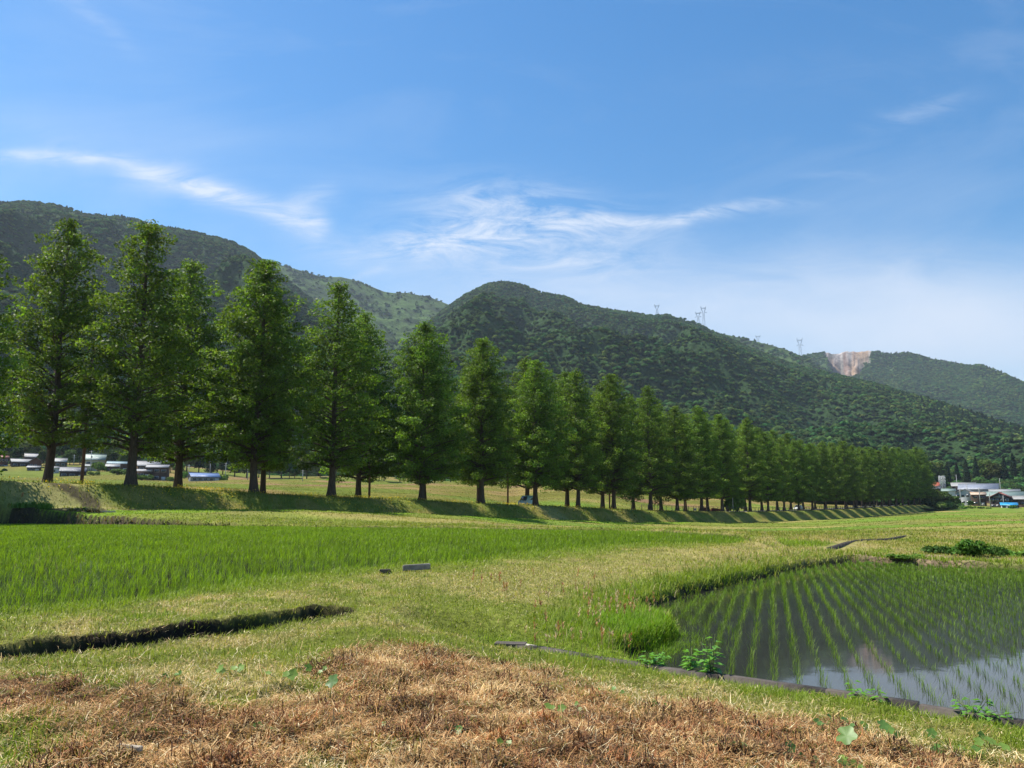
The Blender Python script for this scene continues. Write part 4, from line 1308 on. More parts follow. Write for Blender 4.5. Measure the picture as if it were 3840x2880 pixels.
o = blades("bank_weeds", np.stack([x, y, z - .02], 1), h, w, g.uniform(.05, .7, n), g.uniform(0, 6.28, n), g.uniform(0, 1.0, n), c, m_grass)
tag(o, "taller green weeds along the edges of the flooded paddies", "weeds", kind="stuff")

# weedy knoll of the bright green grass that reaches into the right paddy
kx, ky, _ = G(2490, 2385, WR + .1)
n = 9000
x = kx + g.normal(0, .42, n); y = ky + g.normal(0, .75, n); ok = poly_sd(x, y, PR) > -.35; x, y = x[ok], y[ok]; n = len(x)
o = blades("tall_grass", np.stack([x, y, ground_z(x, y) - .02], 1), g.uniform(.09, .22, n), np.full(n, .009), g.uniform(.05, .6, n), g.uniform(0, 6.28, n), g.uniform(.1, .9, n),
           np.array([.17, .29, .018])[None] * (1 + g.normal(0, .2, (n, 1))), m_grass)
tag(o, "bright green tall grass tongue reaching into the right paddy", "grass", kind="stuff")

# sorrel stems with reddish seed heads on that bank
m_sorrel = leaf_mat("sorrel_heads", .25, var=.2, vscale=4, rough=.7)
xs, ys = [], []
for px, py, kq, sx, sy in [(2310, 2300, 26, .4, .6), (2200, 2330, 14, .5, .5), (2360, 2420, 14, .35, .3), (2330, 2250, 14, .5, .8), (2130, 2250, 6, .5, .8), (1850, 2270, 16, .5, .5), (2120, 2420, 12, .4, .2)]:
    a_, b_, _ = G(px, py, WR + .25); xs.append(a_ + g.normal(0, sx, kq)); ys.append(b_ + g.normal(0, sy, kq))
xs = np.concatenate(xs); ys = np.concatenate(ys); ok = poly_sd(xs, ys, PR) > .1; xs, ys = xs[ok], ys[ok]
V = []; 
P_, H_, W_, LN, AZ_, BD, CC = [], [], [], [], [], [], []
for a_, b_ in zip(xs, ys):
    zb = gz1(a_, b_); hh = random.uniform(.18, .34); la = random.uniform(0, 6.28); ln = random.uniform(0, .25)
    P_.append((a_, b_, zb)); H_.append(hh); W_.append(.006); LN.append(ln); AZ_.append(la); BD.append(.1); CC.append((.26, .20, .09))
    colr = random.choice([(.36, .17, .09), (.40, .25, .13), (.46, .34, .20)])
    for k in range(12):
        f = random.uniform(.5, 1.0) * hh
        P_.append((a_ + math.cos(la) * math.sin(ln) * f + random.uniform(-.01, .01), b_ + math.sin(la) * math.sin(ln) * f + random.uniform(-.01, .01), zb + f * math.cos(ln)))
        H_.append(.045); W_.append(.013); LN.append(random.uniform(.2, .8)); AZ_.append(random.uniform(0, 6.28)); BD.append(.3); CC.append(colr)
o = blades("sorrel", np.array(P_), np.array(H_), np.array(W_), np.array(LN), np.array(AZ_), np.array(BD), np.array(CC), m_sorrel, .5)
tag(o, "reddish seed heads of sorrel on the weedy bank beside the paddy", "weeds", kind="stuff")

# rice of the left paddy
def rice_rows(P, ang, row, gap, g, jit, keepf):
    P = np.array(P); ca_, sa_ = math.sin(ang), math.cos(ang)      # row direction
    u = np.array([ca_, sa_]); v = np.array([sa_, -ca_])
    pu = P @ u; pv = P @ v
    A_ = np.arange(pu.min(), pu.max(), gap); B_ = np.arange(pv.min(), pv.max(), row)
    a, b = np.meshgrid(A_, B_)
    a = a.ravel() + g.normal(0, gap * jit, a.size); b = b.ravel() + g.normal(0, row * jit * .45, b.size)
    x = a * u[0] + b * v[0]; y = a * u[1] + b * v[1]
    return x, y


x, y = rice_rows(PL, math.radians(-62), .30, .19, g, .22, None)
s = poly_sd(x, y, PL); r = np.hypot(x, y); azd = np.degrees(np.arctan2(x, y))
ok = (s < -.10) & (np.abs(azd) < 42) & (r < 85)
tlx = line_sd(x, y, TL[:6]); ok &= ~((tlx < 2.6 + 1.0 * fbm(x, y, 3, 2, 170)))
x, y, r = x[ok], y[ok], r[ok]
bl = 16
lod = np.where(r < 16, 1.0, np.where(r < 28, .62, .42))
X = np.repeat(x, bl); Y = np.repeat(y, bl); R_ = np.repeat(r, bl); keep = g.random(len(X)) < np.repeat(lod, bl)
X, Y, R_ = X[keep], Y[keep], R_[keep]; n = len(X)
print("rice blades", n)
hh = (.13 + .08 * g.random(n)) * (.85 + .3 * fbm(X, Y, 2.0, 2, 171))
w = np.maximum(.0038, R_ / 773 * .38)
c = np.array([.185, .280, .014])[None] * (1 + g.normal(0, .16, (n, 1))) * (.82 + .36 * fbm(X, Y, 1.5, 3, 172))[:, None]
o = blades("rice_plants", np.stack([X + g.normal(0, .028, n), Y + g.normal(0, .028, n), np.full(n, WL - .05)], 1), hh, w, g.uniform(.02, .42, n), g.uniform(0, 6.28, n), g.uniform(.05, .75, n), c, m_rice)
tag(o, "bright green young rice standing dense in the left paddy", "rice", kind="stuff")

# rice of the right paddy in rows
x, y = rice_rows(PR, math.radians(18.3), .245, .13, g, .13, None)
s = poly_sd(x, y, PR); r = np.hypot(x, y); azd = np.degrees(np.arctan2(x, y))
ok = (s < -.25) & (azd < 45) & (g.random(len(x)) > .06)
x, y, r = x[ok], y[ok], r[ok]
x2 = []
# headland plants along the left bank, out of row
xh, yh, rh = polar_samples(9000, 5, 40, 9, 34, g, 1.0); sh_ = poly_sd(xh, yh, PR); okh = (sh_ < -.1) & (sh_ > -.8) & (g.random(9000) < .6) & (line_sd(xh, yh, CURB) > 1.0)
x = np.concatenate([x, xh[okh]]); y = np.concatenate([y, yh[okh]]); r = np.hypot(x, y)
bl = 6; X = np.repeat(x, bl); Y = np.repeat(y, bl); R_ = np.repeat(r, bl); n = len(X)
c = np.array([.140, .225, .020])[None] * (1 + g.normal(0, .18, (n, 1)))
vig = np.repeat(.7 + .6 * fbm(x, y, 1.2, 2, 181), bl)
o = blades("rice_seedlings", np.stack([X + g.normal(0, .018, n), Y + g.normal(0, .018, n), np.full(n, WR - .04)], 1), (.10 + .07 * g.random(n)) * vig, np.maximum(.0045, R_ / 773 * .34),
           g.uniform(.02, .45, n), g.uniform(0, 6.28, n), g.uniform(.0, .8, n), c, m_rice)
tag(o, "thin rice seedlings in rows in the flooded right paddy", "rice", kind="stuff")

# rough grass and yellow flowers of the embankment
x, y, r = polar_samples(560000, -42, 40, 52, 450, g, .25)
d, t = dt(x, y)
ok = (d > FD0 + .1) & (d < DN + 1.6) & (t < 440)
x, y, r, d, t = x[ok], y[ok], r[ok], d[ok], t[ok]
n = len(x); z = ground_z(x, y)
bare = ss(5.0, 2.5, np.abs(t - 26.5 - (DN - d) * .3)) + ss(3.5, 1.5, np.abs(t - 100))
kp = g.random(n) > bare * .7
x, y, r, d, t, z = x[kp], y[kp], r[kp], d[kp], t[kp], z[kp]; n = len(x)
h = (.12 + .22 * g.random(n)) * (0.5 + fbm(x, y, 2, 2, 190)) * ss(220, 110, t).clip(.35, 1); w = np.maximum(.012, r / 773 * .6)
c = lerp(np.array([.15, .19, .026])[None], np.array([.26, .23, .055])[None], g.random(n)[:, None] * .8)
o = blades("embankment_grass", np.stack([x, y, z - .02], 1), h, w, g.uniform(.05, .7, n), g.uniform(0, 6.28, n), g.uniform(0, .8, n), c, m_grass)
tag(o, "rough grass on the road embankment under the trees", "grass", kind="stuff")

m_flower = leaf_mat("yellow_petals", .25, var=.1, vscale=5, rough=.6)
fp = g.random(n) < np.clip((fbm(x, y, 3.2, 3, 191) - .42) * 3.2, 0, .75) * ss(160, 105, t) * ss(14, 22, t) * (.25 + .75 * ss(FD0 + .8, FD1, d))
xf, yf, zf_, rf_ = x[fp], y[fp], z[fp], r[fp]; nf_ = len(xf)
P = np.stack([xf, yf, zf_ + g.uniform(.16, .42, nf_)], 1)
v, q = leaf_quads(P, np.tile(np.array([[.0, -.4, .8]]), (nf_, 1)), np.maximum(.035, rf_ / 773 * .42)[:, None][:, 0].mean(), .8, .2, 8)
cf = np.array([.75, .50, .02])[None] * (1 + g.normal(0, .12, (nf_, 1)))
o = mesh_np("yellow_flowers", v, q, None, m_flower, None, np.clip(np.repeat(cf, 4, 0), 0, .9))
tag(o, "yellow wild flowers blooming on the road embankment", "flowers", kind="stuff")

# tufts on the strip and the fields beyond
x, y, r = polar_samples(300000, -42, 42, 34, 400, g, .15)
d, t = dt(x, y)
ok = ((d < FD0 - .2) | (d > DB + 3)) & (np.abs(poly_sd(x, y, TL) - .25) > .5) & (poly_sd(x, y, PL) > .1) & (poly_sd(x, y, PR) > .3)
x, y, r, d = x[ok], y[ok], r[ok], d[ok]; z = ground_z(x, y)
cg = ground_col(x, y, z); n = len(x)
o = blades("field_grass", np.stack([x, y, z - .02], 1), (.06 + .12 * g.random(n)), np.maximum(.02, r / 773 * .7), g.uniform(.1, 1.0, n), g.uniform(0, 6.28, n), g.uniform(0, .8, n), cg * (1.15 + g.normal(0, .22, (n, 1))), m_grass)
tag(o, "low grass on the terraced fields", "grass", kind="stuff")

# ==== DETAILS ====
def gzm(x, y): return gz1(x, y)


m_conc = surf_mat("weathered_concrete", (.20, .185, .165), .9, .35, 6.0, bump=.5)
m_conc_dark = surf_mat("damp_concrete", (.075, .062, .052), .85, .4, 5.0, bump=.5)
m_wood_old = surf_mat("bleached_wood", (.42, .36, .28), .85, .25, 9.0, stretch=(1, 6, 6))

M_MUD = surf_mat('wet_mud', (.025, .02, .015), .6, .3, 5)
# concrete curb along the right paddy
mb = MB()
acc = []
for i in range(len(CURB) - 1):
    a = Vector(CURB[i]); b = Vector(CURB[i + 1]); L0 = (b - a).length; k = max(1, int(L0 / .6))
    for j in range(k): acc.append(a + (b - a) * (j / k))
acc.append(Vector(CURB[-1]))
for i in range(len(acc) - 1):
    a, b = acc[i], acc[i + 1]; d_ = (b - a).normalized(); n_ = Vector((-d_.y, d_.x))
    w0 = .085 if i > 3 else .12
    gap = .012 if i % 3 == 2 else -.001
    a2 = a; b2 = b - d_ * gap
    zt = [WR + .205 + .012 * math.sin(i * 1.7), WR + .205 + .012 * math.sin((i + (0 if i % 3 == 2 else 1)) * 1.7)]
    p = [(a2 - n_ * w0 / 2, WR - .3), (b2 - n_ * w0 / 2, -.3), (b2 + n_ * w0 / 2, WR - .3), (a2 + n_ * w0 / 2, WR - .3)]
    q = [(a2 - n_ * w0 / 2, zt[0]), (b2 - n_ * w0 / 2, zt[1]), (b2 + n_ * w0 / 2, zt[1]), (a2 + n_ * w0 / 2, zt[0])]
    mb.hexa([(v.x, v.y, z) for v, z in p] + [(v.x, v.y, z) for v, z in q])
tag(mb.build("concrete_curb", m_conc_dark), "long low weathered concrete curb bordering the flooded paddy on the near side", "curb")


def slab(name, c, L_, W_, H_, rz, mat, label, cat, dz=0.0, tilt=0.0, zabs=None, par=None):
    import bmesh
    bm = bmesh.new(); bmesh.ops.create_cube(bm, size=1)
    bmesh.ops.scale(bm, vec=(L_, W_, H_), verts=bm.verts)
    bmesh.ops.bevel(bm, geom=bm.edges[:], offset=min(L_, W_, H_) * .12, segments=2, affect='EDGES')
    for v in bm.verts:
        v.co += Vector((random.uniform(-1, 1), random.uniform(-1, 1), random.uniform(-1, 1))) * min(L_, W_, H_) * .03
    me = bpy.data.meshes.new(name); bm.to_mesh(me); bm.free(); me.materials.append(mat)
    o = bpy.data.objects.new(name, me); scn.collection.objects.link(o)
    z = zabs if zabs is not None else gzm(c[0], c[1]) + H_ / 2 + dz
    o.location = (c[0], c[1], z); o.rotation_euler = (0, tilt, rz)
    return tag(o, label, cat)


c = G(1358, 2306, 1.12); slab("concrete_slab", c, .34, .30, .03, .15, m_conc_dark, "flat grey concrete slab bridging the end of the dark ditch", "slab", zabs=1.10)
c = G(1562, 2146, 1.16); slab("concrete_block", c, .52, .10, .11, .25, m_conc, "long pale concrete sluice block at the edge of the left paddy", "block", dz=.03, tilt=-.05)
c = G(1444, 2154, 1.16); slab("concrete_block", c, .20, .10, .07, .1, m_conc_dark, "small dark concrete block left of the long sluice block", "block", dz=.0)
c = G(1915, 2408, .78); slab("concrete_slab", c, .38, .18, .05, -.12, m_conc_dark, "dark slab at the left end of the paddy curb", "slab", zabs=WR + .20)
c = G(1990, 2400, .82); slab("stone", c, .20, .09, .05, -.35, surf_mat("pale_stone", (.50, .46, .36), .9, .2, 9), "pale flat stone beside the start of the concrete curb", "stone", dz=.0, tilt=.1)
c = D(394, 1900, 60); slab("plank", c, 1.6, .14, .12, .05, m_wood_old, "old wooden plank lying at the foot of the embankment", "plank", dz=.02)
c = G(482, 2850, 1.1); slab("driftwood_stick", c, .15, .03, .025, -.3, m_wood_old, "short bleached stick lying in dead weeds near the bottom left", "stick", dz=.02)

# narrow concrete field channel far right
ch = empty("field_channel", (0, 0, 0)); tag(ch, "thin dark concrete irrigation channel crossing the far bank", "channel")
a_, b_, c_ = [Vector(p) for p in DITCH2]
pp = [a_ + (b_ - a_) * (k / 12) for k in range(12)] + [b_ + (c_ - b_) * (k / 12) for k in range(13)]
pz = np.array([gzm(p.x, p.y) for p in pp]); pz = np.convolve(np.pad(pz, 4, mode='edge'), np.ones(9) / 9, 'valid')
for off, h0, h1, mt, nm in ((-.09, -.4, .08, m_conc_dark, "side_wall"), (.09, -.4, .05, m_conc_dark, "side_wall"), (0, -.4, .02, M_MUD, "channel_bed")):
    mb = MB()
    for k in range(len(pp) - 1):
        p, q = pp[k], pp[k + 1]; d_ = (q - p).normalized(); n_ = Vector((-d_.y, d_.x)); hw_ = .02 if off else .068
        A0, A1, B0, B1 = p + n_ * (off - hw_), p + n_ * (off + hw_), q + n_ * (off - hw_), q + n_ * (off + hw_)
        mb.hexa([(v.x, v.y, z_ + h0) for v, z_ in ((A0, pz[k]), (B0, pz[k + 1]), (B1, pz[k + 1]), (A1, pz[k]))] + [(v.x, v.y, z_ + h1) for v, z_ in ((A0, pz[k]), (B0, pz[k + 1]), (B1, pz[k + 1]), (A1, pz[k]))])
    mb.build(nm, mt, ch)

# ---- broad leaved weeds of the near ground
m_leafy = leaf_mat("broad_leaves", .35, var=.15, vscale=12, rough=.45, spec=.4)


def lobed_leaf(mb, c, r, az, tilt, seed):
    rnd = random.Random(seed); n = 15
    Rm = Vector((math.cos(az), math.sin(az), 0)); Sm = Vector((-math.sin(az) * math.cos(tilt), math.cos(az) * math.cos(tilt), math.sin(tilt)))
    nn = Rm.cross(Sm)
    vs = [Vector(c)]
    for k in range(n):
        a = 2 * math.pi * (k + .5) / n
        rr = r * (1 + .16 * math.cos(5 * a) + rnd.uniform(-.05, .05)) * (1 - .45 * math.exp(-((a - math.pi) / .35) ** 2))
        up = .18 * rr * (abs(math.sin(a * 2.5)) - .3) + .10 * r
        vs.append(Vector(c) + Rm * (rr * math.cos(a)) + Sm * (rr * math.sin(a)) + nn * up)
    mb.add([tuple(v) for v in vs], [], [(0, 1 + k, 1 + (k + 1) % n) for k in range(n)])


def weed(name, px, py, z, leaves, label, cat, size, col=(.14, .27, .055), spread=.1, height=.1, group=None):
    x, y, _ = G(px, py, z); zb = gzm(x, y)
    r = empty(name, (x, y, zb)); tag(r, label, cat, group)
    st = MB(); lf = MB(); rnd = random.Random(int(px * 7 + py))
    for k in range(leaves):
        a = k * 2.4 + rnd.random(); rr = spread * math.sqrt((k + .4) / leaves) * rnd.uniform(.7, 1.2); h = height * rnd.uniform(.5, 1.15)
        c = (rr * math.cos(a), rr * math.sin(a), h)
        st.tube([(0, 0, -.01), (c[0] * .4, c[1] * .4, h * .6), c], [.004, .003, .002], 4)
        lobed_leaf(lf, c, size * rnd.uniform(.42, .82), rnd.uniform(-.7, .7), rnd.uniform(.25, 1.15), int(px) + k)
    st.build("stems", m_leafy, r, col=np.tile(np.array([[.16, .20, .06]]), (len(st.v), 1)))
    cc = np.array(col)[None] * (1 + np.random.default_rng(int(px)).normal(0, .06, (len(lf.v), 1)))
    lf.build("leaves", m_leafy, r, col=cc)
    return r


WD = [(1236, 2665, 1, .085, .02, .14, "single upright lobed leaf on the brown weeds left of centre"),
      (1045, 2625, 4, .05, .14, .09, "patch of pale rounded leaves left of the single upright leaf"),
      (880, 2590, 5, .05, .17, .08, "spread of bright leaves in the green patch at the left"),
      (985, 2780, 2, .045, .05, .05, "two small yellow-green leaves low in the bottom left brown weeds"),
      (640, 2620, 3, .04, .12, .06, "small leafy weed at the left rim of the green patch"),
      (1180, 2580, 4, .04, .12, .08, "leafy weed at the right rim of the green patch"),
      (3170, 2760, 1, .085, .02, .15, "large lobed leaf standing lower left of its taller neighbour at right"),
      (3305, 2705, 1, .085, .02, .20, "tallest large lobed leaf in the brown weeds at right"),
      (2705, 2775, 2, .045, .06, .06, "two small pale leaves in the brown weeds right of centre"),
      (2775, 2805, 2, .05, .05, .05, "flat pair of bright leaves below the two small pale ones"),
      (2985, 2818, 4, .055, .14, .07, "low leafy clump with dark leaves at the lower right"),
      (3185, 2850, 4, .055, .10, .06, "bright leafy clump at the bottom edge under the large lobed leaf"),
      (3420, 2840, 3, .04, .12, .05, "three small leaves near the bottom right"),
      (3130, 2660, 5, .045, .22, .05, "row of small leaves close to the curb at right"),
      (3300, 2680, 4, .045, .20, .05, "small leaves scattered near the curb, behind the tallest lobed leaf"),
      (3560, 2740, 5, .045, .24, .05, "small leafy weeds near the curb at the far right"),
      (2280, 2560, 3, .035, .12, .05, "pair of pale leaves and a sprout below the middle of the curb"),
      (2090, 2690, 4, .04, .12, .08, "dark green sprig in the brown weeds at centre"),
      (2150, 2640, 3, .035, .08, .08, "small sprig just above the dark sprig at centre"),
      (1895, 2815, 2, .045, .05, .06, "bright yellow-green leaf near the bottom centre"),
      (1700, 2750, 3, .035, .07, .05, "small dark leafy weed below centre, left of the bright leaf"),
      (1465, 2750, 2, .035, .05, .04, "tiny pale leaf pair at lower centre left"),
      (3700, 2730, 4, .05, .16, .06, "leafy weed by the curb at the right edge"),
      (2480, 2620, 3, .03, .10, .05, "small ragged leaves between curb and brown weeds")]
for px, py, nl_, sz, sp, ht, lab in WD:
    weed("broadleaf_weed", px, py, 1.04 - .13 * max(0, (px - 1900) / 1900), nl_, lab, "weed", sz, col=random.choice([(.13, .24, .045), (.10, .20, .045), (.17, .27, .045)]), spread=sp, height=ht, group="broad leaved weeds in the near ground")


def leafy_stem_plant(px, py, z, hh, n, label, name="knotweed", seed=1, size=.07, spread=.12, cat="weed", col=(.13, .30, .04)):
    x, y, _ = G(px, py, z); zb = max(gzm(x, y), z - .1); rnd = random.Random(seed)
    r = empty(name, (x, y, zb)); tag(r, label, cat)
    st = MB(); lf = MB()
    for s_ in range(n):
        a = rnd.random() * 6.28; ln = rnd.uniform(.3, 1) * spread; h = hh * rnd.uniform(.6, 1.05)
        path = [(0, 0, -.05), (ln * .3 * math.cos(a), ln * .3 * math.sin(a), h * .5), (ln * math.cos(a), ln * math.sin(a), h)]
        st.tube(path, [.006, .004, .002], 4)
        for k in range(8):
            f = .25 + .75 * k / 8; b_ = a + k * 2.4; c = (ln * f * math.cos(a) + .05 * math.cos(b_), ln * f * math.sin(a) + .05 * math.sin(b_), h * f)
            s2 = size * (1.15 - .6 * f) * rnd.uniform(.8, 1.2); t_ = Vector((math.cos(b_), math.sin(b_), -.15)); w_ = Vector((-math.sin(b_), math.cos(b_), .05))
            C = Vector(c); lf.add([tuple(C - t_ * s2 * .5), tuple(C + w_ * s2 * .38 + Vector((0, 0, .012))), tuple(C + t_ * s2 * .9), tuple(C - w_ * s2 * .38 + Vector((0, 0, .012)))], [(0, 1, 2, 3)])
    st.build("stems", m_leafy, r, col=np.tile(np.array([[.15, .18, .06]]), (len(st.v), 1)))
    lf.build("leaves", m_leafy, r, col=np.array(col)[None] * (1 + np.random.default_rng(seed).normal(0, .12, (len(lf.v), 1))))
    return r


leafy_stem_plant(2672, 2515, WR + .22, .46, 5, "tallest leafy plant leaning over the concrete curb at the water", seed=3, size=.10)
leafy_stem_plant(2590, 2500, WR + .22, .30, 5, "shorter leafy plant on the curb left of the tallest one", seed=4, size=.09)
leafy_stem_plant(2455, 2480, WR + .22, .24, 6, "low leafy plant at the water left of the two leafy curb plants", seed=5, size=.09, spread=.2)
leafy_stem_plant(3240, 2600, WR + .22, .16, 8, "leafy weeds overgrowing the curb near the sky reflection", seed=6, size=.07, spread=.3)
leafy_stem_plant(3650, 2660, WR + .22, .18, 9, "leafy weeds overgrowing the curb near the right edge", seed=7, size=.07, spread=.35)

# rank weeds hanging down the terrace wall at the far left
xq, yq, rq = polar_samples(150000, -42, -12, 46, 74, g, .5)
z0_ = ground_z(xq, yq); z1_ = ground_z(xq * (1 + .3 / rq), yq * (1 + .3 / rq))
ok = ((z1_ - z0_) / .3 > .45) & (dt(xq, yq)[0] < FD0 - .2) & (g.random(len(xq)) < .8)
xq, yq, zq = xq[ok], yq[ok], z0_[ok]; n = len(xq)
cq = np.array([[.09, .14, .025], [.16, .19, .04], [.13, .085, .045], [.05, .04, .025], [.045, .06, .02]])[np.clip((fbm(xq, zq * 2, .7, 3, 702) * 1.6 - .3) * 5 + g.normal(0, .8, n), 0, 4.99).astype(int)] * (1 + g.normal(0, .2, (n, 1)))
print("wall weeds", n)
o = blades("wall_weeds", np.stack([xq, yq, zq], 1), g.uniform(.10, .40, n), np.full(n, .07), g.uniform(.3, 1.7, n), g.uniform(3.4, 6.0, n), g.uniform(0, 1.2, n), cq, m_grass)
tag(o, "dark weeds growing on the earth wall of the left terrace", "weeds", kind="stuff")

# upright weeds on the raised terrace at the far left
m_dry = leaf_mat("flower_stems", .3, var=.2, vscale=3)
for j, (px, lab, h) in enumerate([(80, "tall weed with a browning flower spike on the terrace at far left", 1.15), (135, "tall pale weed right of the browning flower spike on the terrace", 1.0), (165, "rightmost tall weed of the clump on the terrace", .85)]):
    x, y, z = D(px, 1900, 60); z = gzm(x, y)
    r = empty("tall_weed", (x, y, z)); tag(r, lab, "weed", "tall weeds on the terrace")
    n = 260; P = np.stack([g.normal(0, .30, n), g.normal(0, .25, n), np.zeros(n)], 1)
    blades("leaves", P, g.uniform(.2, .6, n), np.full(n, .045), g.uniform(.0, .5, n), g.uniform(0, 6.28, n), g.uniform(.1, .8, n), np.array([.12, .22, .04])[None] * (1 + g.normal(0, .15, (n, 1))), m_grass, parent=r)
    P = np.zeros((30, 3)); P[:, 2] = h * g.uniform(.72, 1, 30); P[:, 0] = g.normal(0, .04, 30)
    tb = MB(); tb.tube([(0, 0, 0), (.03, 0, h)], [.02, .012], 5); tb.build("stem", m_dry, r, col=np.tile(np.array([[.2, .22, .08]]), (len(tb.v), 1)))
    blades("flower_spike", P, np.full(30, .12), np.full(30, .05), g.uniform(0, .8, 30), g.uniform(0, 6.28, 30), np.zeros(30), np.array([(.45, .24, .12), (.5, .45, .3), (.4, .35, .2)][j])[None] * np.ones((30, 1)), m_grass, parent=r, tipw=.5)

# ---- shrubs right of the right paddy, bushes by the road
def shrub_mesh(seed, base, n=1500, leaf=.11, flat=.7):
    g = np.random.default_rng(seed); rnd = random.Random(seed)
    P = []; N = []
    for i in range(9):
        c = np.array([rnd.uniform(-.6, .6), rnd.uniform(-.6, .6), rnd.uniform(.15, .55)]); r_ = rnd.uniform(.3, .5); k = n // 9
        d = g.normal(0, 1, (k, 3)); d /= np.linalg.norm(d, axis=1, keepdims=True); d[:, 2] = np.abs(d[:, 2]) * 1.1 - .1
        P.append(c + d * r_ * g.uniform(.5, 1.1, (k, 1))); N.append(d)
    P = np.concatenate(P); N = np.concatenate(N); P[:, 2] = np.maximum(P[:, 2], .02)
    v, q = leaf_quads(P, N, leaf, .5, .2, seed)
    o = mesh_np("leaves", v, q, None, m_wood, None, shade_cols(base, len(P), g, .2)); me = o.data; bpy.data.objects.remove(o)
    tb = MB()
    for i in range(6):
        a = i * 1.05; tb.tube([(0, 0, -.1), (.3 * math.cos(a), .3 * math.sin(a), .5)], [.03, .015], 4)
    o = tb.build("branches", m_bark2); m2 = o.data; bpy.data.objects.remove(o)
    return me, m2


sh = [shrub_mesh(61, (.07, .15, .03)), shrub_mesh(62, (.11, .21, .035)), shrub_mesh(63, (.19, .055, .03), leaf=.09)]


def shrub(px, py, z=None, dep=None, w=1.0, h=1.0, k=0, label="", group=None, name="shrub"):
    x, y, _ = G(px, py, z) if dep is None else D(px, py, dep)
    zb = gzm(x, y) if math.hypot(x, y) < 440 else ground_or_hill(x, y)
    r = empty(name, (x, y, zb - .03), random.random() * 6.28); r.scale = (w / 1.9, w / 1.9, h)
    tag(r, label, "shrub", group)
    for nm, me in (("leaves", sh[k][0]), ("branches", sh[k][1])):
        o = bpy.data.objects.new(nm, me); scn.collection.objects.link(o); o.parent = r
    return r


for px, py, w, h, k, lab in [(3518, 2082, 1.3, .42, 0, "low dark shrub, leftmost of the shrubs behind the right paddy"), (3640, 2085, 1.8, .75, 1, "tallest bright shrub behind the right paddy"),
                             (3736, 2083, 1.0, .5, 0, "small dark shrub right of the tallest bright shrub"), (3815, 2085, 1.4, .35, 1, "low shrub at the right edge behind the right paddy"),
                             (3560, 2112, 1.0, .25, 1, "flat leafy shrub at the near rim of the soil path"), (3400, 2093, 1.4, .22, 1, "low leafy shrub at the far left corner of the right paddy"),
                             (3290, 2092, 1.5, .22, 1, "leafy mound on the far left corner of the right paddy"), (3760, 2122, 1.2, .2, 1, "low weedy shrub between path and paddy near the right edge")]:
    shrub(px, py, z=WR + .18, w=w * .85, h=h * .9, k=k, label=lab, group="shrubs behind the right paddy")

# bushes on the far side of the road
for px, py, dep, w, h, k, lab in [(2765, 1928, 200, 6.2, 5.6, 0, "round dark green bush by the road among the redwood trunks"),
                                  (2646, 1912, 205, 3.5, 1.2, 2, "low rust red shrub beyond the fence, left one"), (2682, 1912, 207, 2.5, 1.1, 2, "low rust red shrub beyond the fence, right one")]:
    shrub(px, py, dep=dep, w=w, h=h, k=k, label=lab, name="bush")

# two young trees planted beyond the front row
m_sap = leaf_mat("sapling_leaves", .35, var=.2, vscale=1)
for px, yb, yt, dep, lab in [(2367, 1916, 1836, 162, "young tree with open round crown planted beside the road"), (2467, 1918, 1862, 170, "smaller young tree behind the iron fence")]:
    x, y, _ = D(px, yb, dep); z = gzm(x, y); H = (yb - yt) / 2936 * dep
    r = empty("young_tree", (x, y, z)); tag(r, lab, "tree", "young trees by the road")
    tb = MB(); tb.tube([(0, 0, -.1), (0, 0, H * .5), (0, 0, H * .95)], [.06, .045, .015], 6)
    P = []; N = []
    for k in range(26):
        f = .38 + .6 * k / 26; a = k * 2.4; R_ = 1.55 * math.sin(min(1, (1 - f) / .5) * 1.5) * .85 + .1
        e = (R_ * math.cos(a), R_ * math.sin(a), f * H + R_ * .35); tb.tube([(0, 0, f * H), e], [.02, .008], 4, False)
        for m_ in range(26):
            s_ = random.uniform(.3, 1.05); P.append((e[0] * s_ + random.gauss(0, .1), e[1] * s_ + random.gauss(0, .1), f * H + (e[2] - f * H) * s_ + random.gauss(0, .08))); N.append((0, 0, 1))
    tb.build("trunk", m_bark2, r)
    v, q = leaf_quads(np.array(P), np.array(N, dtype=float), .12, .6, .3, 5)
    mesh_np("crown", v, q, None, m_sap, r, shade_cols((.07, .14, .025), len(P), np.random.default_rng(4), .15))

# ---- iron fence along the shoulder
m_iron = surf_mat("dark_iron", (.035, .032, .03), .6, .2, 8)
fd = DN - 1.9
t0, t1 = 60, 320.0
for tt in np.arange(60, 300, .5):   # start where the photograph's first post stands
    X_, Y_ = pt(fd, tt)
    if X_ / Y_ * 2936 + 1920 > 2405: t0 = tt; break
fr0 = empty("iron_fence", (0, 0, 0)); tag(fr0, "low dark iron fence with thin rails along the road shoulder", "fence")
posts = []
tt = t0
while tt < t1:
    X_, Y_ = pt(fd, tt); posts.append((X_, Y_, gzm(X_, Y_))); tt += 2.6
for X_, Y_, Z_ in posts:
    mb = MB(); mb.box(X_ - .045, X_ + .045, Y_ - .045, Y_ + .045, Z_ - .1, Z_ + 1.15); mb.build("post", m_iron, fr0)
for zz in (1.1, .14):
    mb = MB(); mb.tube([(p[0], p[1], p[2] + zz) for p in posts], .03, 4); mb.build("rail", m_iron, fr0)
mb = MB()
for a, b in zip(posts[:-1], posts[1:]):
    for k in range(1, 9):
        f = k / 9; x = lerp(a[0], b[0], f); y = lerp(a[1], b[1], f); z = lerp(a[2], b[2], f); mb.tube([(x, y, z + .14), (x, y, z + 1.1)], .008, 3, False)
mb.build("infill_bars", m_iron, fr0)

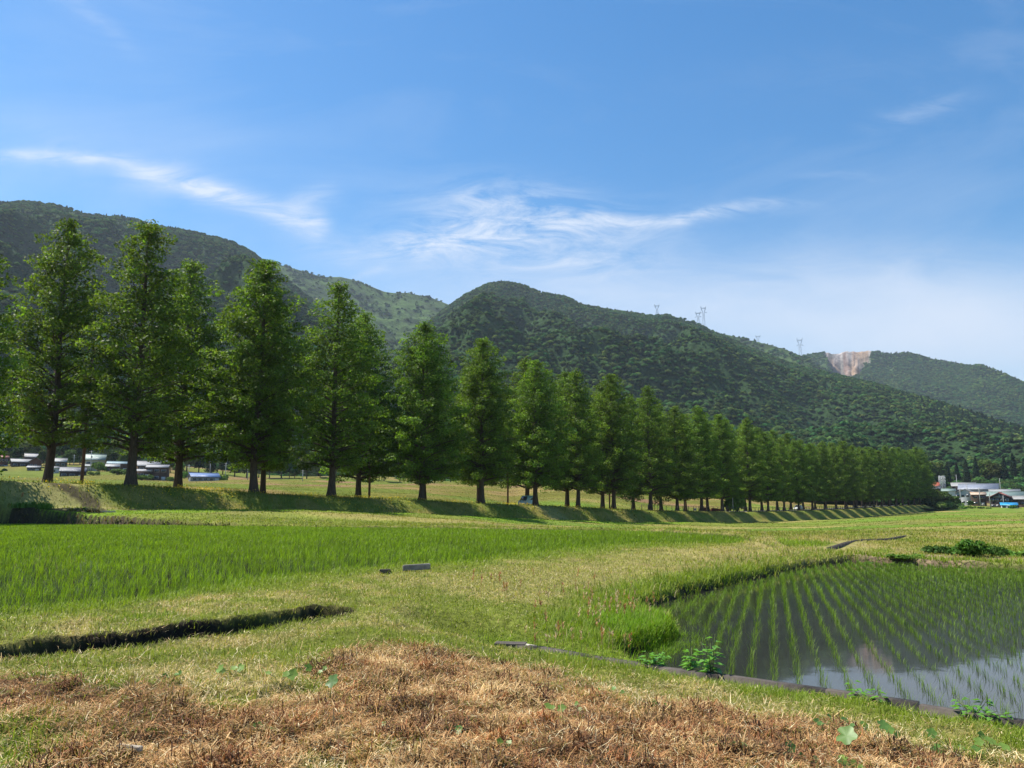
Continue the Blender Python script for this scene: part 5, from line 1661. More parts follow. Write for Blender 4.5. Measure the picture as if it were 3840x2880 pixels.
# small info board and light pole beyond the fence
x, y, _ = D(2606, 1914, 190); z = gzm(x, y)
r = empty("info_board", (x, y, z), -.2); tag(r, "small white and mauve board on two legs beyond the fence", "sign")
mb = MB(); mb.box(-.36, .36, -.03, .03, .35, .85); mb.build("board", surf_mat("board_white", (.72, .70, .76), .5, .05, 3), r)
mb = MB(); mb.box(-.30, .30, -.036, -.032, .45, .62); mb.build("printed_band", surf_mat("mauve_print", (.42, .33, .52), .6, .1, 3), r)
for sx in (-.28, .28):
    mb = MB(); mb.box(sx - .02, sx + .02, -.02, .02, -.1, .36); mb.build("leg", m_iron, r)

m_pole = surf_mat("grey_pole", (.42, .41, .39), .7, .15, 3)
m_polebrown = surf_mat("brown_painted_pole", (.20, .11, .075), .7, .25, 2.5)


def pole(name, x, y, z, h, mat, label, group, r0=.15, arms=True, lamp=False, gear=False):
    e = empty(name, (x, y, z), .6); tag(e, label, "utility pole" if not lamp else "lamp post", group)
    mb = MB(); mb.tube([(0, 0, -.3), (0, 0, h * .5), (0, 0, h)], [r0, r0 * .85, r0 * .65], 10); mb.build("shaft", mat, e, True)
    if arms:
        for q in (.4, 1.3):
            mb = MB(); mb.box(-.9, .9, -.05, .05, h - q - .05, h - q + .05); ca_ = mb.build("crossarm", m_pole, e)
            mb = MB()
            for sx in (-.8, 0, .8): mb.tube([(sx, 0, h - q + .05), (sx, 0, h - q + .22)], [.04, .05], 6)
            mb.build("insulators", m_conc, ca_)
    if gear:
        mb = MB(); mb.tube([(.32, 0, h - 3.2), (.32, 0, h - 2.4)], .22, 10); mb.build("transformer", m_pole, e, True)
    if lamp:
        mb = MB(); mb.tube([(0, 0, h), (0, -.5, h + .1), (0, -1.1, h + .05)], .04, 5); mb.build("lamp_arm", m_pole, e)
        mb = MB(); mb.box(-.1, .1, -1.5, -1.0, h - .02, h + .08); mb.build("lamp_head", m_conc, e)
    return e


RP = [(172, "brown roadside utility pole at far left between two redwood trunks"), (797, "brown utility pole right of a rear row trunk, second from the left"),
      (1097, "brown utility pole left of the turquoise van"), (1317, "brown utility pole close beside a trunk, fourth from the left"), (1481, "brown utility pole behind the iron fence, fifth from the left")]
tips = []
for x2, lab in RP:
    X, Y = row_point(x2, KB * .985); z = gzm(X, Y)
    pole("utility_pole", X, Y, z, 13, m_polebrown, lab, "brown utility poles along the road", r0=.17); tips.append((X, Y, z))
m_wire = surf_mat("black_cable", (.03, .03, .03), .6, .1, 3)
for off, zz, lab in ((-.8, 11.75, "upper power cable running from pole to pole along the road"), (.5, 8.1, "lower telephone cable running from pole to pole along the road")):
    pts_ = []
    for a, b in zip(tips[:-1], tips[1:]):
        for k in range(10):
            f = k / 10; pts_.append((lerp(a[0], b[0], f) + off * .7, lerp(a[1], b[1], f) - off * .5, lerp(a[2], b[2], f) + zz - 1.6 * 4 * f * (1 - f) * .35))
    mb = MB(); mb.tube(pts_, .035, 4); tag(mb.build("cable", m_wire), lab, "cable")
x, y, _ = D(2750, 1930, 190); pole("lamp_post", x, y, gzm(x, y), 5.0, m_pole, "slim grey lamp post in front of the round bush", None, r0=.10, arms=False, lamp=True)

# ---- cars
def car(x, y, z, rz, L_, W_, H_, paint, label, cat, boxy=False):
    e = empty("parked_van" if boxy else "parked_car", (x, y, z), rz); tag(e, label, cat)
    import bmesh
    hood = .16 if boxy else .27; wb = .36; sill = .30; belt = H_ * .56
    if boxy: prof = [(-L_ / 2, sill), (-L_ / 2, belt), (-L_ / 2 + .05, H_ * .93), (-L_ / 2 + .25, H_), (L_ * .16, H_), (L_ * .24, H_ * .94), (L_ / 2 - L_ * hood, belt + .04), (L_ / 2 - .05, belt - .12), (L_ / 2, sill + .15), (L_ / 2, sill)]
    else: prof = [(-L_ / 2, sill), (-L_ / 2, belt), (-L_ * .42, belt + .1), (-L_ * .28, H_ * .95), (-L_ * .12, H_), (L_ * .08, H_ * .98), (L_ / 2 - L_ * hood, belt + .05), (L_ / 2 - .12, belt - .12), (L_ / 2, sill + .12), (L_ / 2, sill)]
    bm = bmesh.new(); n = len(prof); rows = []
    for sy, k in ((-1, 1), (-1, .0), (1, .0), (1, 1)):
        ring = []
        for px, pz in prof:
            inset = .13 * max(0, (pz - belt) / (H_ - belt))
            w = W_ / 2 - inset - (.03 if k else 0.0) if k else W_ / 2 - inset
            ring.append(bm.verts.new((px, sy * (w if not k else w), pz)))
        rows.append(ring)
    f1 = bm.faces.new(list(reversed(rows[1]))); f2 = bm.faces.new(rows[2])
    for r_ in (rows[0], rows[3]):
        for v in r_: bm.verts.remove(v)
    for i in range(n): bm.faces.new((rows[1][i], rows[1][(i + 1) % n], rows[2][(i + 1) % n], rows[2][i]))
    bmesh.ops.bevel(bm, geom=[e_ for e_ in bm.edges], offset=.035, segments=2, affect='EDGES')
    bmesh.ops.recalc_face_normals(bm, faces=bm.faces[:])
    me = bpy.data.meshes.new("body"); bm.to_mesh(me); bm.free(); me.materials.append(paint)
    o = bpy.data.objects.new("body", me); scn.collection.objects.link(o); o.parent = e
    glass = M_GLASS
    for sy in (-1, 1):
        y0 = sy * (W_ / 2 - .035); y1 = sy * (W_ / 2 - .115)
        a, b = (-L_ * .44, L_ * .17) if boxy else (-L_ * .33, L_ * .10)
        zt = H_ * .90
        for (u0, u1) in ((a, (a + b) / 2 - .04), ((a + b) / 2 + .04, b)):
            mb = MB(); zz0, zz1 = belt + .06, zt
            sl = .10 if u1 == b else .02
            mb.hexa([(u0, y0 + sy * .012 - sy * .03, zz0), (u1 + sl * 2, y0 - sy * .018, zz0), (u1 + sl * 2, y0 - sy * .06, zz0), (u0, y0 - sy * .06, zz0), (u0 + .02, y1 + sy * .020, zz1), (u1 - sl, y1 + sy * .02, zz1), (u1 - sl, y1 - sy * .03, zz1), (u0 + .02, y1 - sy * .03, zz1)])
            mb.build("side_window", glass, e)
    xw0, xw1 = (L_ / 2 - L_ * hood, L_ * .24) if boxy else (L_ / 2 - L_ * hood, L_ * .08)
    zt0, zt1 = belt + .07, H_ * (.93 if boxy else .96)
    mb = MB(); w0, w1 = W_ / 2 - .10, W_ / 2 - .19
    mb.hexa([(xw0 - .02, -w0, zt0), (xw0 + .03, -w0, zt0), (xw0 + .03, w0, zt0), (xw0 - .02, w0, zt0), (xw1 + .0, -w1, zt1), (xw1 + .05, -w1, zt1), (xw1 + .05, w1, zt1), (xw1, w1, zt1)])
    mb.build("windscreen", glass, e)
    mb = MB(); mb.box(-L_ / 2 - .015, -L_ / 2 + .05, -w1, w1, belt + .08, H_ * .86); mb.build("rear_window", glass, e) if boxy else None
    for sx in (-.31, .31):
        for sy in (-1, 1):
            mb = MB(); mb.tube([(L_ * sx, sy * (W_ / 2 - .17), .31), (L_ * sx, sy * (W_ / 2 + .01), .31)], .31, 16); w_ = mb.build("wheel", M_TYRE, e, True)
            mb = MB(); mb.tube([(L_ * sx, sy * (W_ / 2 - .02), .31), (L_ * sx, sy * (W_ / 2 + .022), .31)], .18, 12); mb.build("rim", m_pole, w_)
    for sy in (-1, 1):
        mb = MB(); mb.box(L_ / 2 - .06, L_ / 2 + .015, sy * W_ * .36 - .14, sy * W_ * .36 + .14, belt - .24, belt - .10); mb.build("headlight", M_LAMP, e)
        mb = MB(); mb.box(-L_ / 2 - .015, -L_ / 2 + .05, sy * W_ * .42 - .07, sy * W_ * .42 + .07, belt - .25, belt + .05); mb.build("tail_light", M_TAIL, e)
    mb = MB(); mb.box(-L_ / 2 - .02, -L_ / 2 + .08, -W_ * .46, W_ * .46, sill - .06, sill + .16); mb.build("bumper", M_TYRE if boxy else paint, e)
    mb = MB(); mb.box(L_ / 2 - .08, L_ / 2 + .03, -W_ * .46, W_ * .46, sill - .06, sill + .14); mb.build("bumper", paint, e)
    return e


def paint_mat(name, col):
    m, nt, out = new_mat(name)
    p = nt.nodes.new("ShaderNodeBsdfPrincipled"); n = noise_node(nt, 1.2, 3)
    c = ramp(nt, n.outputs["Fac"], [(.3, tuple(v * .93 for v in col)), (.7, col)]); nt.links.new(c, p.inputs["Base Color"])
    p.inputs["Roughness"].default_value = .25; p.inputs["Coat Weight"].default_value = .5; nt.links.new(p.outputs[0], out.inputs["Surface"]); return m


M_GLASS = paint_mat("dark_car_glass", (.02, .025, .03)); M_GLASS.node_tree.nodes["Principled BSDF"].inputs["Roughness"].default_value = .08
M_TYRE = surf_mat("black_rubber", (.02, .02, .02), .8, .2, 4); M_LAMP = paint_mat("lamp_glass", (.7, .7, .7)); M_TAIL = paint_mat("red_lamp", (.4, .02, .02))
# the van faces along the road towards the left of the picture; the white car beyond
dv = DN + 4.2
for tt in np.arange(20, 240, .25):
    X_, Y_ = pt(dv, tt)
    if X_ / Y_ * 2936 + 1920 > 1978: break
car(X_, Y_, float(z_sh(tt)) + .055, math.pi + math.radians(52.5) , 3.4, 1.48, 1.78, paint_mat("turquoise_paint", (.22, .42, .47)), "turquoise van with pale roof parked by the road behind a trunk", "van", True)
dv = DB - 3.4
for tt in np.arange(60, 400, .25):
    X_, Y_ = pt(dv, tt)
    if X_ / Y_ * 2936 + 1920 > 2992: break
car(X_, Y_, float(z_sh(tt)) + .055, math.pi + math.radians(52.5), 4.3, 1.7, 1.5, paint_mat("white_paint", (.78, .80, .82)), "white car on the road between the distant trunks", "car")

# ---- villages
WALLS = dict(brown=surf_mat("dark_timber_wall", (.085, .055, .042), .9, .4, 1.5, stretch=(4, 4, .4)), red=surf_mat("red_brown_wall", (.12, .055, .04), .9, .3, 1.5, stretch=(4, 4, .4)),
             cream=surf_mat("cream_plaster", (.42, .38, .30), .9, .15, .8), grey=surf_mat("grey_sheet_wall", (.20, .21, .23), .8, .2, 1.2, stretch=(5, 5, .5)), white=surf_mat("white_plaster", (.55, .56, .58), .9, .12, .8),
             dark=surf_mat("charred_wall", (.028, .022, .022), .9, .4, 1.5, stretch=(4, 4, .4)))
ROOFS = dict(white=roof_mat("pale_sheet_roof", (.25, .25, .255), .6), grey=roof_mat("grey_tile_roof", (.17, .175, .19), .5), dgrey=roof_mat("dark_tile_roof", (.13, .135, .155), .5), green=roof_mat("grey_green_roof", (.19, .26, .235), .5),
             blue=roof_mat("blue_roof", (.12, .19, .36), .45), teal=roof_mat("pale_teal_roof", (.23, .33, .35), .5), bgrey=roof_mat("blue_grey_roof", (.21, .235, .29), .45), tan=roof_mat("tan_sheet_roof", (.50, .38, .28), .6),
             redr=roof_mat("orange_red_roof", (.55, .14, .08), .6), cyan=roof_mat("bright_blue_sheet", (.03, .33, .66), .4), rtrim=roof_mat("red_brown_roof", (.25, .075, .06), .6), lgrey=roof_mat("light_grey_roof", (.27, .275, .27), .5))
m_trimw = surf_mat("pale_trim", (.45, .44, .42), .8, .1, 2)
m_win = paint_mat("window_glass", (.05, .06, .07)); m_win.node_tree.nodes["Principled BSDF"].inputs["Roughness"].default_value = .15


def house(name, x0, x1, yr, ye, yb, dep, wall, roof, label, facing='eave', yaw=0.0, wins=(3, 1), door=True, dscale=.7, group=None, shed=False, dz=0.0, cat="house", gable_trim=None):
    """x0,x1 roof ends; yr ridge, ye eave, yb base rows of the photograph at the given depth"""
    cx = (x0 + x1) / 2
    k = dep / 2936.0 / math.cos(0)
    W_ = (x1 - x0) * dep / 2936.0
    X, Y, zb = D(cx, yb, dep); ze = D(cx, ye, dep)[2]; zr = D(cx, yr, dep)[2]
    az = math.atan2(X, Y)
    zg = gzm(X, Y)
    zb_ = min(zb, zg)               # walls go down to the ground
    he = ze - zb_; hr_ = max(zr - zb_, he + .35)
    e = empty(name, (X, Y, zb_), -az + yaw); tag(e, label, cat, group)
    D_ = max(3.2, min(9, W_ * dscale)) if facing == 'eave' else max(5, W_ * 1.1)
    ov = .45; w = W_ / 2 - ov; d2 = D_ / 2
    wm, rm = WALLS[wall], ROOFS[roof]
    mb = MB()
    th = .16
    if shed:
        mb.hexa([(-w, -d2, -.4), (w, -d2, -.4), (w, d2, -.4), (-w, d2, -.4), (-w, -d2, he), (w, -d2, he), (w, d2, hr_ - .02), (-w, d2, hr_ - .02)])
        mb.build("wall", wm, e)
        sl = (hr_ - he) / (2 * d2); mb = MB(); zo = he - sl * ov
        mb.hexa([(-W_ / 2, -d2 - ov, zo + .02), (W_ / 2, -d2 - ov, zo + .02), (W_ / 2, d2 + ov, hr_ + sl * ov + .02), (-W_ / 2, d2 + ov, hr_ + sl * ov + .02), (-W_ / 2, -d2 - ov, zo + th), (W_ / 2, -d2 - ov, zo + th), (W_ / 2, d2 + ov, hr_ + sl * ov + th), (-W_ / 2, d2 + ov, hr_ + sl * ov + th)])
        mb.build("roof", rm, e)
    elif facing == 'eave':
        sl = (hr_ - he) / (d2 + ov)
        hw = he + sl * ov
        mb.add([(-w, -d2, -.4), (w, -d2, -.4), (w, d2, -.4), (-w, d2, -.4), (-w, -d2, hw - .03), (w, -d2, hw - .03), (w, d2, hw - .03), (-w, d2, hw - .03), (-w, 0, hr_ - .03), (w, 0, hr_ - .03)],
               [(0, 1, 5, 4), (2, 3, 7, 6), (1, 2, 6, 5), (3, 0, 4, 7)], [(5, 6, 9), (7, 4, 8)])
        mb.build("wall", wm, e)
        mb = MB()
        for s_ in (-1, 1):
            a = [(-W_ / 2, s_ * (d2 + ov), he), (W_ / 2, s_ * (d2 + ov), he), (W_ / 2, s_ * .0, hr_), (-W_ / 2, s_ * .0, hr_)]
            b = [(p[0], p[1], p[2] + th) for p in a]; mb.hexa(a + b if s_ < 0 else [a[1], a[0], a[3], a[2], b[1], b[0], b[3], b[2]])
        rf = mb.build("roof", rm, e)
        mb = MB(); mb.box(-W_ / 2 + .02, W_ / 2 - .02, -.16, .16, hr_ + th * .4, hr_ + th + .18); mb.build("ridge_cap", rm, rf)
    else:
        sl = (hr_ - he) / (W_ / 2); hw = he + sl * ov
        mb.add([(-w, -d2, -.4), (w, -d2, -.4), (w, d2, -.4), (-w, d2, -.4), (-w, -d2, hw - .03), (w, -d2, hw - .03), (w, d2, hw - .03), (-w, d2, hw - .03), (0, -d2, hr_ - .03), (0, d2, hr_ - .03)],
               [(0, 1, 5, 4), (2, 3, 7, 6), (1, 2, 6, 5), (3, 0, 4, 7)], [(4, 5, 8), (6, 7, 9)])
        mb.build("wall", wm, e)
        mb = MB()
        for s_ in (-1, 1):
            a = [(s_ * W_ / 2, -d2 - ov, he), (s_ * W_ / 2, d2 + ov, he), (0, d2 + ov, hr_), (0, -d2 - ov, hr_)]
            b = [(p[0], p[1], p[2] + th) for p in a]; mb.hexa([a[1], a[0], a[3], a[2], b[1], b[0], b[3], b[2]] if s_ < 0 else a + b)
        rf = mb.build("roof", rm, e)
        mb = MB(); mb.box(-.15, .15, -d2 - ov + .02, d2 + ov - .02, hr_ + th * .4, hr_ + th + .18); mb.build("ridge_cap", rm, rf)
        if gable_trim:
            for s_ in (-1, 1):
                mb = MB(); y0 = -d2 - ov - .06
                a = [(s_ * W_ / 2, y0, he - .25), (s_ * W_ / 2, y0 + .05, he - .25), (0, y0 + .05, hr_ - .25), (0, y0, hr_ - .25)]; b = [(p[0], p[1], p[2] + .42) for p in a]
                mb.hexa(a + b if s_ < 0 else [a[1], a[0], a[3], a[2], b[1], b[0], b[3], b[2]]); mb.build("barge_board", ROOFS[gable_trim], e)
            mb = MB(); mb.box(-w * .62, w * .62, -d2 - .03, -d2 + .01, he - .05, he + .12); mb.box(-w * .4, w * .4, -d2 - .03, -d2 + .01, he + .45, he + .6); mb.box(-.07, .07, -d2 - .035, -d2 + .01, he - .05, hr_ - .5); mb.build("gable_timbers", m_trimw, e)
    nwin, nfl = wins
    for fl in range(nfl):
        zc_ = he * (fl + .55) / nfl
        for i in range(nwin):
            if door and fl == 0 and i == nwin - 1: continue
            xc = -w + 2 * w * (i + .5) / nwin; ww = min(1.0, 2 * w / nwin * .34); hh = min(.6, he / nfl * .26)
            mb = MB(); mb.box(xc - ww, xc + ww, -d2 - .03, -d2 + .02, zc_ - hh, zc_ + hh); f_ = mb.build("window", m_trimw, e)
            mb = MB(); mb.box(xc - ww + .09, xc + ww - .09, -d2 - .05, -d2 - .028, zc_ - hh + .09, zc_ + hh - .09); mb.build("pane", m_win, f_)
    if door:
        xc = -w + 2 * w * (nwin - .5) / nwin; mb = MB(); mb.box(xc - .8, xc + .8, -d2 - .035, -d2 + .02, 0, min(2.0, he * .8)); mb.build("door", m_trimw, e)
    return e


V = [("house", -12, 26, 1709, 1717, 1760, 385, 'red', 'rtrim', "reddish house at the left edge of the picture", 'eave'),
     ("house", 42, 118, 1722, 1735, 1758, 385, 'dark', 'white', "dark house with a long pale roof, left of the leftmost trunk", 'eave'),
     ("house", 90, 156, 1702, 1717, 1742, 405, 'brown', 'white', "house with the highest pale roof at the far left", 'eave'),
     ("house", 108, 154, 1717, 1733, 1764, 378, 'red', 'grey', "narrow reddish gable house in front of the highest pale roof", 'gable'),
     ("shed", 103, 150, 1748, 1755, 1774, 366, 'dark', 'white', "low shed with a pale roof under the reddish gable house", 'eave'),
     ("house", 186, 246, 1719, 1734, 1776, 366, 'brown', 'lgrey', "tall brown house with grey roof right of the leftmost trunk", 'eave'),
     ("shed", 185, 218, 1750, 1756, 1778, 356, 'white', 'white', "small whitish shed in front of the tall brown house", 'eave'),
     ("house", 228, 318, 1753, 1770, 1799, 342, 'dark', 'dgrey', "low black house with dark tiles, lowest in the left village", 'eave'),
     ("house", 322, 393, 1704, 1727, 1752, 395, 'cream', 'green', "cream house with a green roof in the left village", 'eave'),
     ("shed", 308, 360, 1742, 1750, 1778, 372, 'cream', 'lgrey', "small cream outbuilding below the green roofed house", 'eave'),
     ("house", 402, 480, 1732, 1741, 1772, 385, 'brown', 'teal', "brown house with a pale teal roof in the left village", 'eave'),
     ("house", 396, 446, 1741, 1752, 1778, 372, 'brown', 'lgrey', "low house with light grey roof in front of the teal roof", 'eave'),
     ("house", 515, 598, 1730, 1750, 1770, 375, 'brown', 'grey', "house with the broad grey tiled roof, right part of the left village", 'eave'),
     ("house", 550, 630, 1744, 1755, 1806, 340, 'brown', 'white', "two storey dark house with pale roof below the broad tiled roof", 'eave'),
     ("shed", 500, 563, 1760, 1768, 1792, 335, 'brown', 'white', "lean-to with pale roof left of the two storey dark house", 'shed'),
     ("barn", 710, 816, 1775, 1791, 1807, 345, 'grey', 'blue', "long grey barn with a blue roof beyond the fields", 'eave')]
for nm, x0, x1, yr, ye, yb, dep, wl, rf_m, lab, fc in V:
    house(nm, x0, x1, yr, ye, yb, dep, wl, rf_m, lab, 'eave' if fc != 'gable' else 'gable', yaw=random.uniform(-.22, .22), shed=(fc == 'shed'), wins=((5, 1) if nm == "barn" else ((3, 2) if yb - ye > 38 else (3, 1))), group="buildings of the left village", cat={"house": "house", "shed": "shed", "barn": "barn"}[nm])
V2 = [("house", 3498, 3524, 1810, 1824, 1840, 420, 'brown', 'redr', "small building with an orange red roof", 'eave'),
      ("house", 3488, 3528, 1825, 1834, 1850, 400, 'brown', 'grey', "low grey roofed building in front of the orange red roof", 'eave'),
      ("warehouse", 3573, 3657, 1811, 1824, 1846, 425, 'dark', 'lgrey', "warehouse with a pale cream grey roof, behind the blue grey one", 'eave'),
      ("warehouse", 3605, 3738, 1815, 1836, 1850, 405, 'grey', 'bgrey', "largest warehouse with a wide blue grey roof in the right village", 'eave'),
      ("house", 3535, 3583, 1834, 1842, 1860, 385, 'white', 'green', "house with a pale green roof behind the round trees", 'eave'),
      ("house", 3595, 3660, 1836, 1849, 1895, 352, 'white', 'grey', "white gable house in the right village", 'gable'),
      ("house", 3646, 3699, 1847, 1856, 1899, 345, 'brown', 'tan', "brown timber house with a tan roof", 'eave'),
      ("house", 3700, 3835, 1845, 1861, 1892, 362, 'brown', 'green', "long brown house with a grey green roof behind the red trimmed gable", 'eave'),
      ("house", 3722, 3791, 1847, 1865, 1909, 338, 'dark', 'rtrim', "dark timber gable house with red trim, front of the right village", 'gable'),
      ("shed", 3757, 3814, 1886, 1894, 1911, 330, 'white', 'cyan', "grey shed with a bright blue roof edge", 'shed'),
      ("house", 3806, 3880, 1861, 1873, 1908, 336, 'brown', 'lgrey', "brown house cut off by the right edge of the picture", 'eave'),
      ("house", 3719, 3820, 1836, 1845, 1862, 392, 'dark', 'lgrey', "long low light grey roofs behind the grey green roof", 'eave'),
      ("shelter", 3517, 3560, 1874, 1880, 1898, 340, 'dark', 'rtrim', "small dark open shelter under the round trees", 'eave')]
for nm, x0, x1, yr, ye, yb, dep, wl, rf_m, lab, fc in V2:
    dep *= 1.2
    house(nm, x0, x1, yr, ye, yb, dep, wl, rf_m, lab, 'eave' if fc != 'gable' else 'gable', yaw=random.uniform(-.12, .12), shed=(fc == 'shed'), wins=((4, 2) if x1 - x0 > 60 and yb - ye > 35 else ((2, 2) if yb - ye > 35 else (3, 1))), group="buildings of the right village",
          cat={"house": "house", "shed": "shed", "warehouse": "warehouse", "shelter": "shelter"}[nm], gable_trim='rtrim' if 'red trim,' in lab else None, dscale=.55)
# few pale buildings seen between the distant trunks
for j, (x0, x1, yr, ye, yb, wl, rf_m, lab) in enumerate([(2575, 2600, 1842, 1848, 1866, 'white', 'white', "pale green-white building seen between trunks above the info board"), (3195, 3222, 1868, 1874, 1898, 'white', 'lgrey', "white house far off between the trunks, left of its larger neighbour"),
                                                     (3265, 3300, 1866, 1874, 1900, 'grey', 'dgrey', "larger grey house far off between the trunks"), (3335, 3365, 1868, 1876, 1900, 'white', 'white', "bright white house far off between the trunks"), (3395, 3440, 1868, 1876, 1900, 'white', 'grey', "white house with grey roof at the right end of the avenue")]):
    house("house", x0, x1, yr, ye, yb, 470, wl, rf_m, lab, 'eave', yaw=.1, group="houses seen between the distant trunks")

# trees and hedges of the right village, green net, garden bushes
for px, py, dep, k, s, lab in [(3500, 1895, 325, 1, .68, "wide bright tree in front of the right village, left of three"), (3540, 1895, 328, 1, .72, "wide bright tree in front of the right village, middle of three"), (3580, 1895, 326, 0, .50, "darker tree in front of the right village, right of three"), (3640, 1898, 335, 0, .28, "small round tree beside the white gable house")]:
    dep *= 1.2; s *= 1.2; x, y, _ = D(px, py, dep); tree_obj("garden_tree", (x, y, gzm(x, y)), random.random() * 6.28, (s * 1.15, s * 1.15, s), bt[k][0], bt[k][1], lab, "tree", "garden trees of the right village")
for px, py, dep, w, h, k, lab in [(3570, 1907, 318, 3.4, 1.0, 1, "yellow green garden bush, leftmost of the row at the right village"), (3615, 1905, 322, 3.5, 1.2, 1, "second yellow green garden bush from the left"), (3645, 1906, 320, 3.2, 1.4, 1, "third garden bush, before the tan roofed house"),
                                  (3680, 1907, 320, 3.0, 1.1, 1, "fourth garden bush from the left at the right village"), (3705, 1909, 318, 2.6, .9, 0, "dark garden bush right of the row of yellow green ones"), (3800, 1911, 322, 3.4, 2.0, 0, "dark bush in front of the blue roofed shed")]:
    shrub(px, py, dep=dep * 1.2, w=w * 1.2, h=h * 1.2, k=k, label=lab, name="garden_bush", group="garden bushes of the right village")
for px, py, dep, w, h, k, lab in [(370, 1766, 365, 7, 5.5, 0, "dark green bush right of the cream outbuilding"), (440, 1785, 350, 9, 3.2, 0, "wide hedge bush below the light grey roof"), (350, 1795, 340, 5, 2.0, 1, "low bush on the slope below the village"), (530, 1800, 325, 9, 2.6, 1, "low spreading bush below the two storey dark house"),
                                  (690, 1800, 350, 5, 3.8, 1, "round bush left of the blue roofed barn"), (836, 1805, 348, 4.5, 3.6, 1, "round bush right of the blue roofed barn"), (640, 1806, 335, 3.5, 2.2, 0, "small bush right of the two storey dark house")]:
    shrub(px, py, dep=dep, w=w, h=h, k=k, label=lab, name="village_bush", group="bushes around the left village")
x, y, _ = D(3467, 1897, 396); z = gzm(x, y)
r = empty("net_fence", (x, y, z), -math.atan2(x, y)); tag(r, "long low green net fence left of the round trees at the village", "fence")
mb = MB(); mb.box(-2.4, 2.4, -.02, .02, .1, 1.0); mb.build("net", surf_mat("green_net", (.22, .42, .33), .8, .15, 2), r)
for i in range(6):
    mb = MB(); mb.box(-2.45 + i * .97, -2.39 + i * .97, -.04, .04, -.1, 1.15); mb.build("post", m_pole, r)
x, y, _ = D(3747, 1832, 498); z = ground_or_hill(x, y); zt = D(3747, 1825, 498)[2]
r = empty("water_tank", (x, y, z)); tag(r, "small turquoise tank above the blue grey warehouse roof", "tank")
mb = MB(); mb.tube([(0, 0, zt - z - 1.1), (0, 0, zt - z)], .8, 16); mb.build("tank_body", ROOFS['cyan'], r)
for sx, sy in ((-.5, -.5), (.5, -.5), (.5, .5), (-.5, .5)):
    mb = MB(); mb.tube([(sx, sy, -.3), (sx, sy, zt - z - 1.1)], .08, 5); mb.build("leg", m_pole, r)

# village poles
for px, yb, yt, dep, lab in [(3605, 1899, 1832, 328, "grey utility pole left of the white gable house"), (3630, 1880, 1815, 352, "grey utility pole before the blue grey roof"), (3677, 1900, 1828, 330, "grey utility pole in front of the tan roofed house"),
                             (3714, 1901, 1835, 330, "grey utility pole left of the red trimmed gable"), (3752, 1836, 1794, 410, "utility pole standing above the turquoise tank"), (3766, 1908, 1858, 331, "slim grey pole in front of the red trimmed gable"), (3588, 1812, 1780, 440, "thin pole behind the pale warehouse roof"),
                             (336, 1785, 1690, 350, "tall thin utility pole beside the green roofed house"), (624, 1760, 1718, 385, "lamp-topped pole right of the broad tiled roof"), (787, 1778, 1730, 380, "utility pole behind the blue roofed barn"), (845, 1793, 1735, 365, "utility pole right of the blue roofed barn"),
                             (706, 1797, 1742, 355, "utility pole left of the blue roofed barn"), (928, 1800, 1738, 370, "utility pole near the wood edge, before a paired trunk"), (276, 1745, 1705, 395, "thin pole behind the tall brown house"), (1134, 1818, 1780, 330, "thin pole in the field edge before the woods")]:
    if px > 3000: dep *= 1.2
    x, y, _ = D(px, yb, dep); z = ground_or_hill(x, y); h = max(5, D(px, yt, dep)[2] - z)
    pole("utility_pole", x, y, z, h, m_pole, lab, "grey utility poles of the villages", r0=.17, gear=(h > 9))

# lattice mast group of the substation
m_steel = surf_mat("galvanised_steel", (.45, .47, .50), .5, .12, 1, metal=.3)
x, y, z = D(3535, 1832, 515); z = ground_or_hill(x, y); h = D(3535, 1784, 515)[2] - z
for j, off in enumerate((-1.0, 1.0)):
    e = empty("lattice_mast", (x + off * 1.15, y, z)); tag(e, ["left steel lattice mast of the pair behind the right village", "right steel lattice mast of the pair behind the right village"][j], "mast", "pair of steel lattice masts")
    for sx, sy in ((-.8, -.8), (.8, -.8), (.8, .8), (-.8, .8)):
        mb = MB(); mb.tube([(sx, sy, -.3), (sx * .75, sy * .75, h)], .09, 4); mb.build("leg", m_steel, e)
    mb = MB(); k = int(h / 1.8)
    for i in range(k):
        z0, z1 = i * h / k, (i + 1) * h / k
        for (a, b) in (((-.8, -.8), (.8, -.8)), ((.8, -.8), (.8, .8)), ((.8, .8), (-.8, .8)), ((-.8, .8), (-.8, -.8))):
            s0, s1 = 1 - .25 * i / k, 1 - .25 * (i + 1) / k
            mb.tube([(a[0] * s0, a[1] * s0, z0), (b[0] * s1, b[1] * s1, z1)], .05, 3, False); mb.tube([(a[0] * s1, a[1] * s1, z1), (b[0] * s1, b[1] * s1, z1)], .05, 3, False)
    mb.build("bracing", m_steel, e)


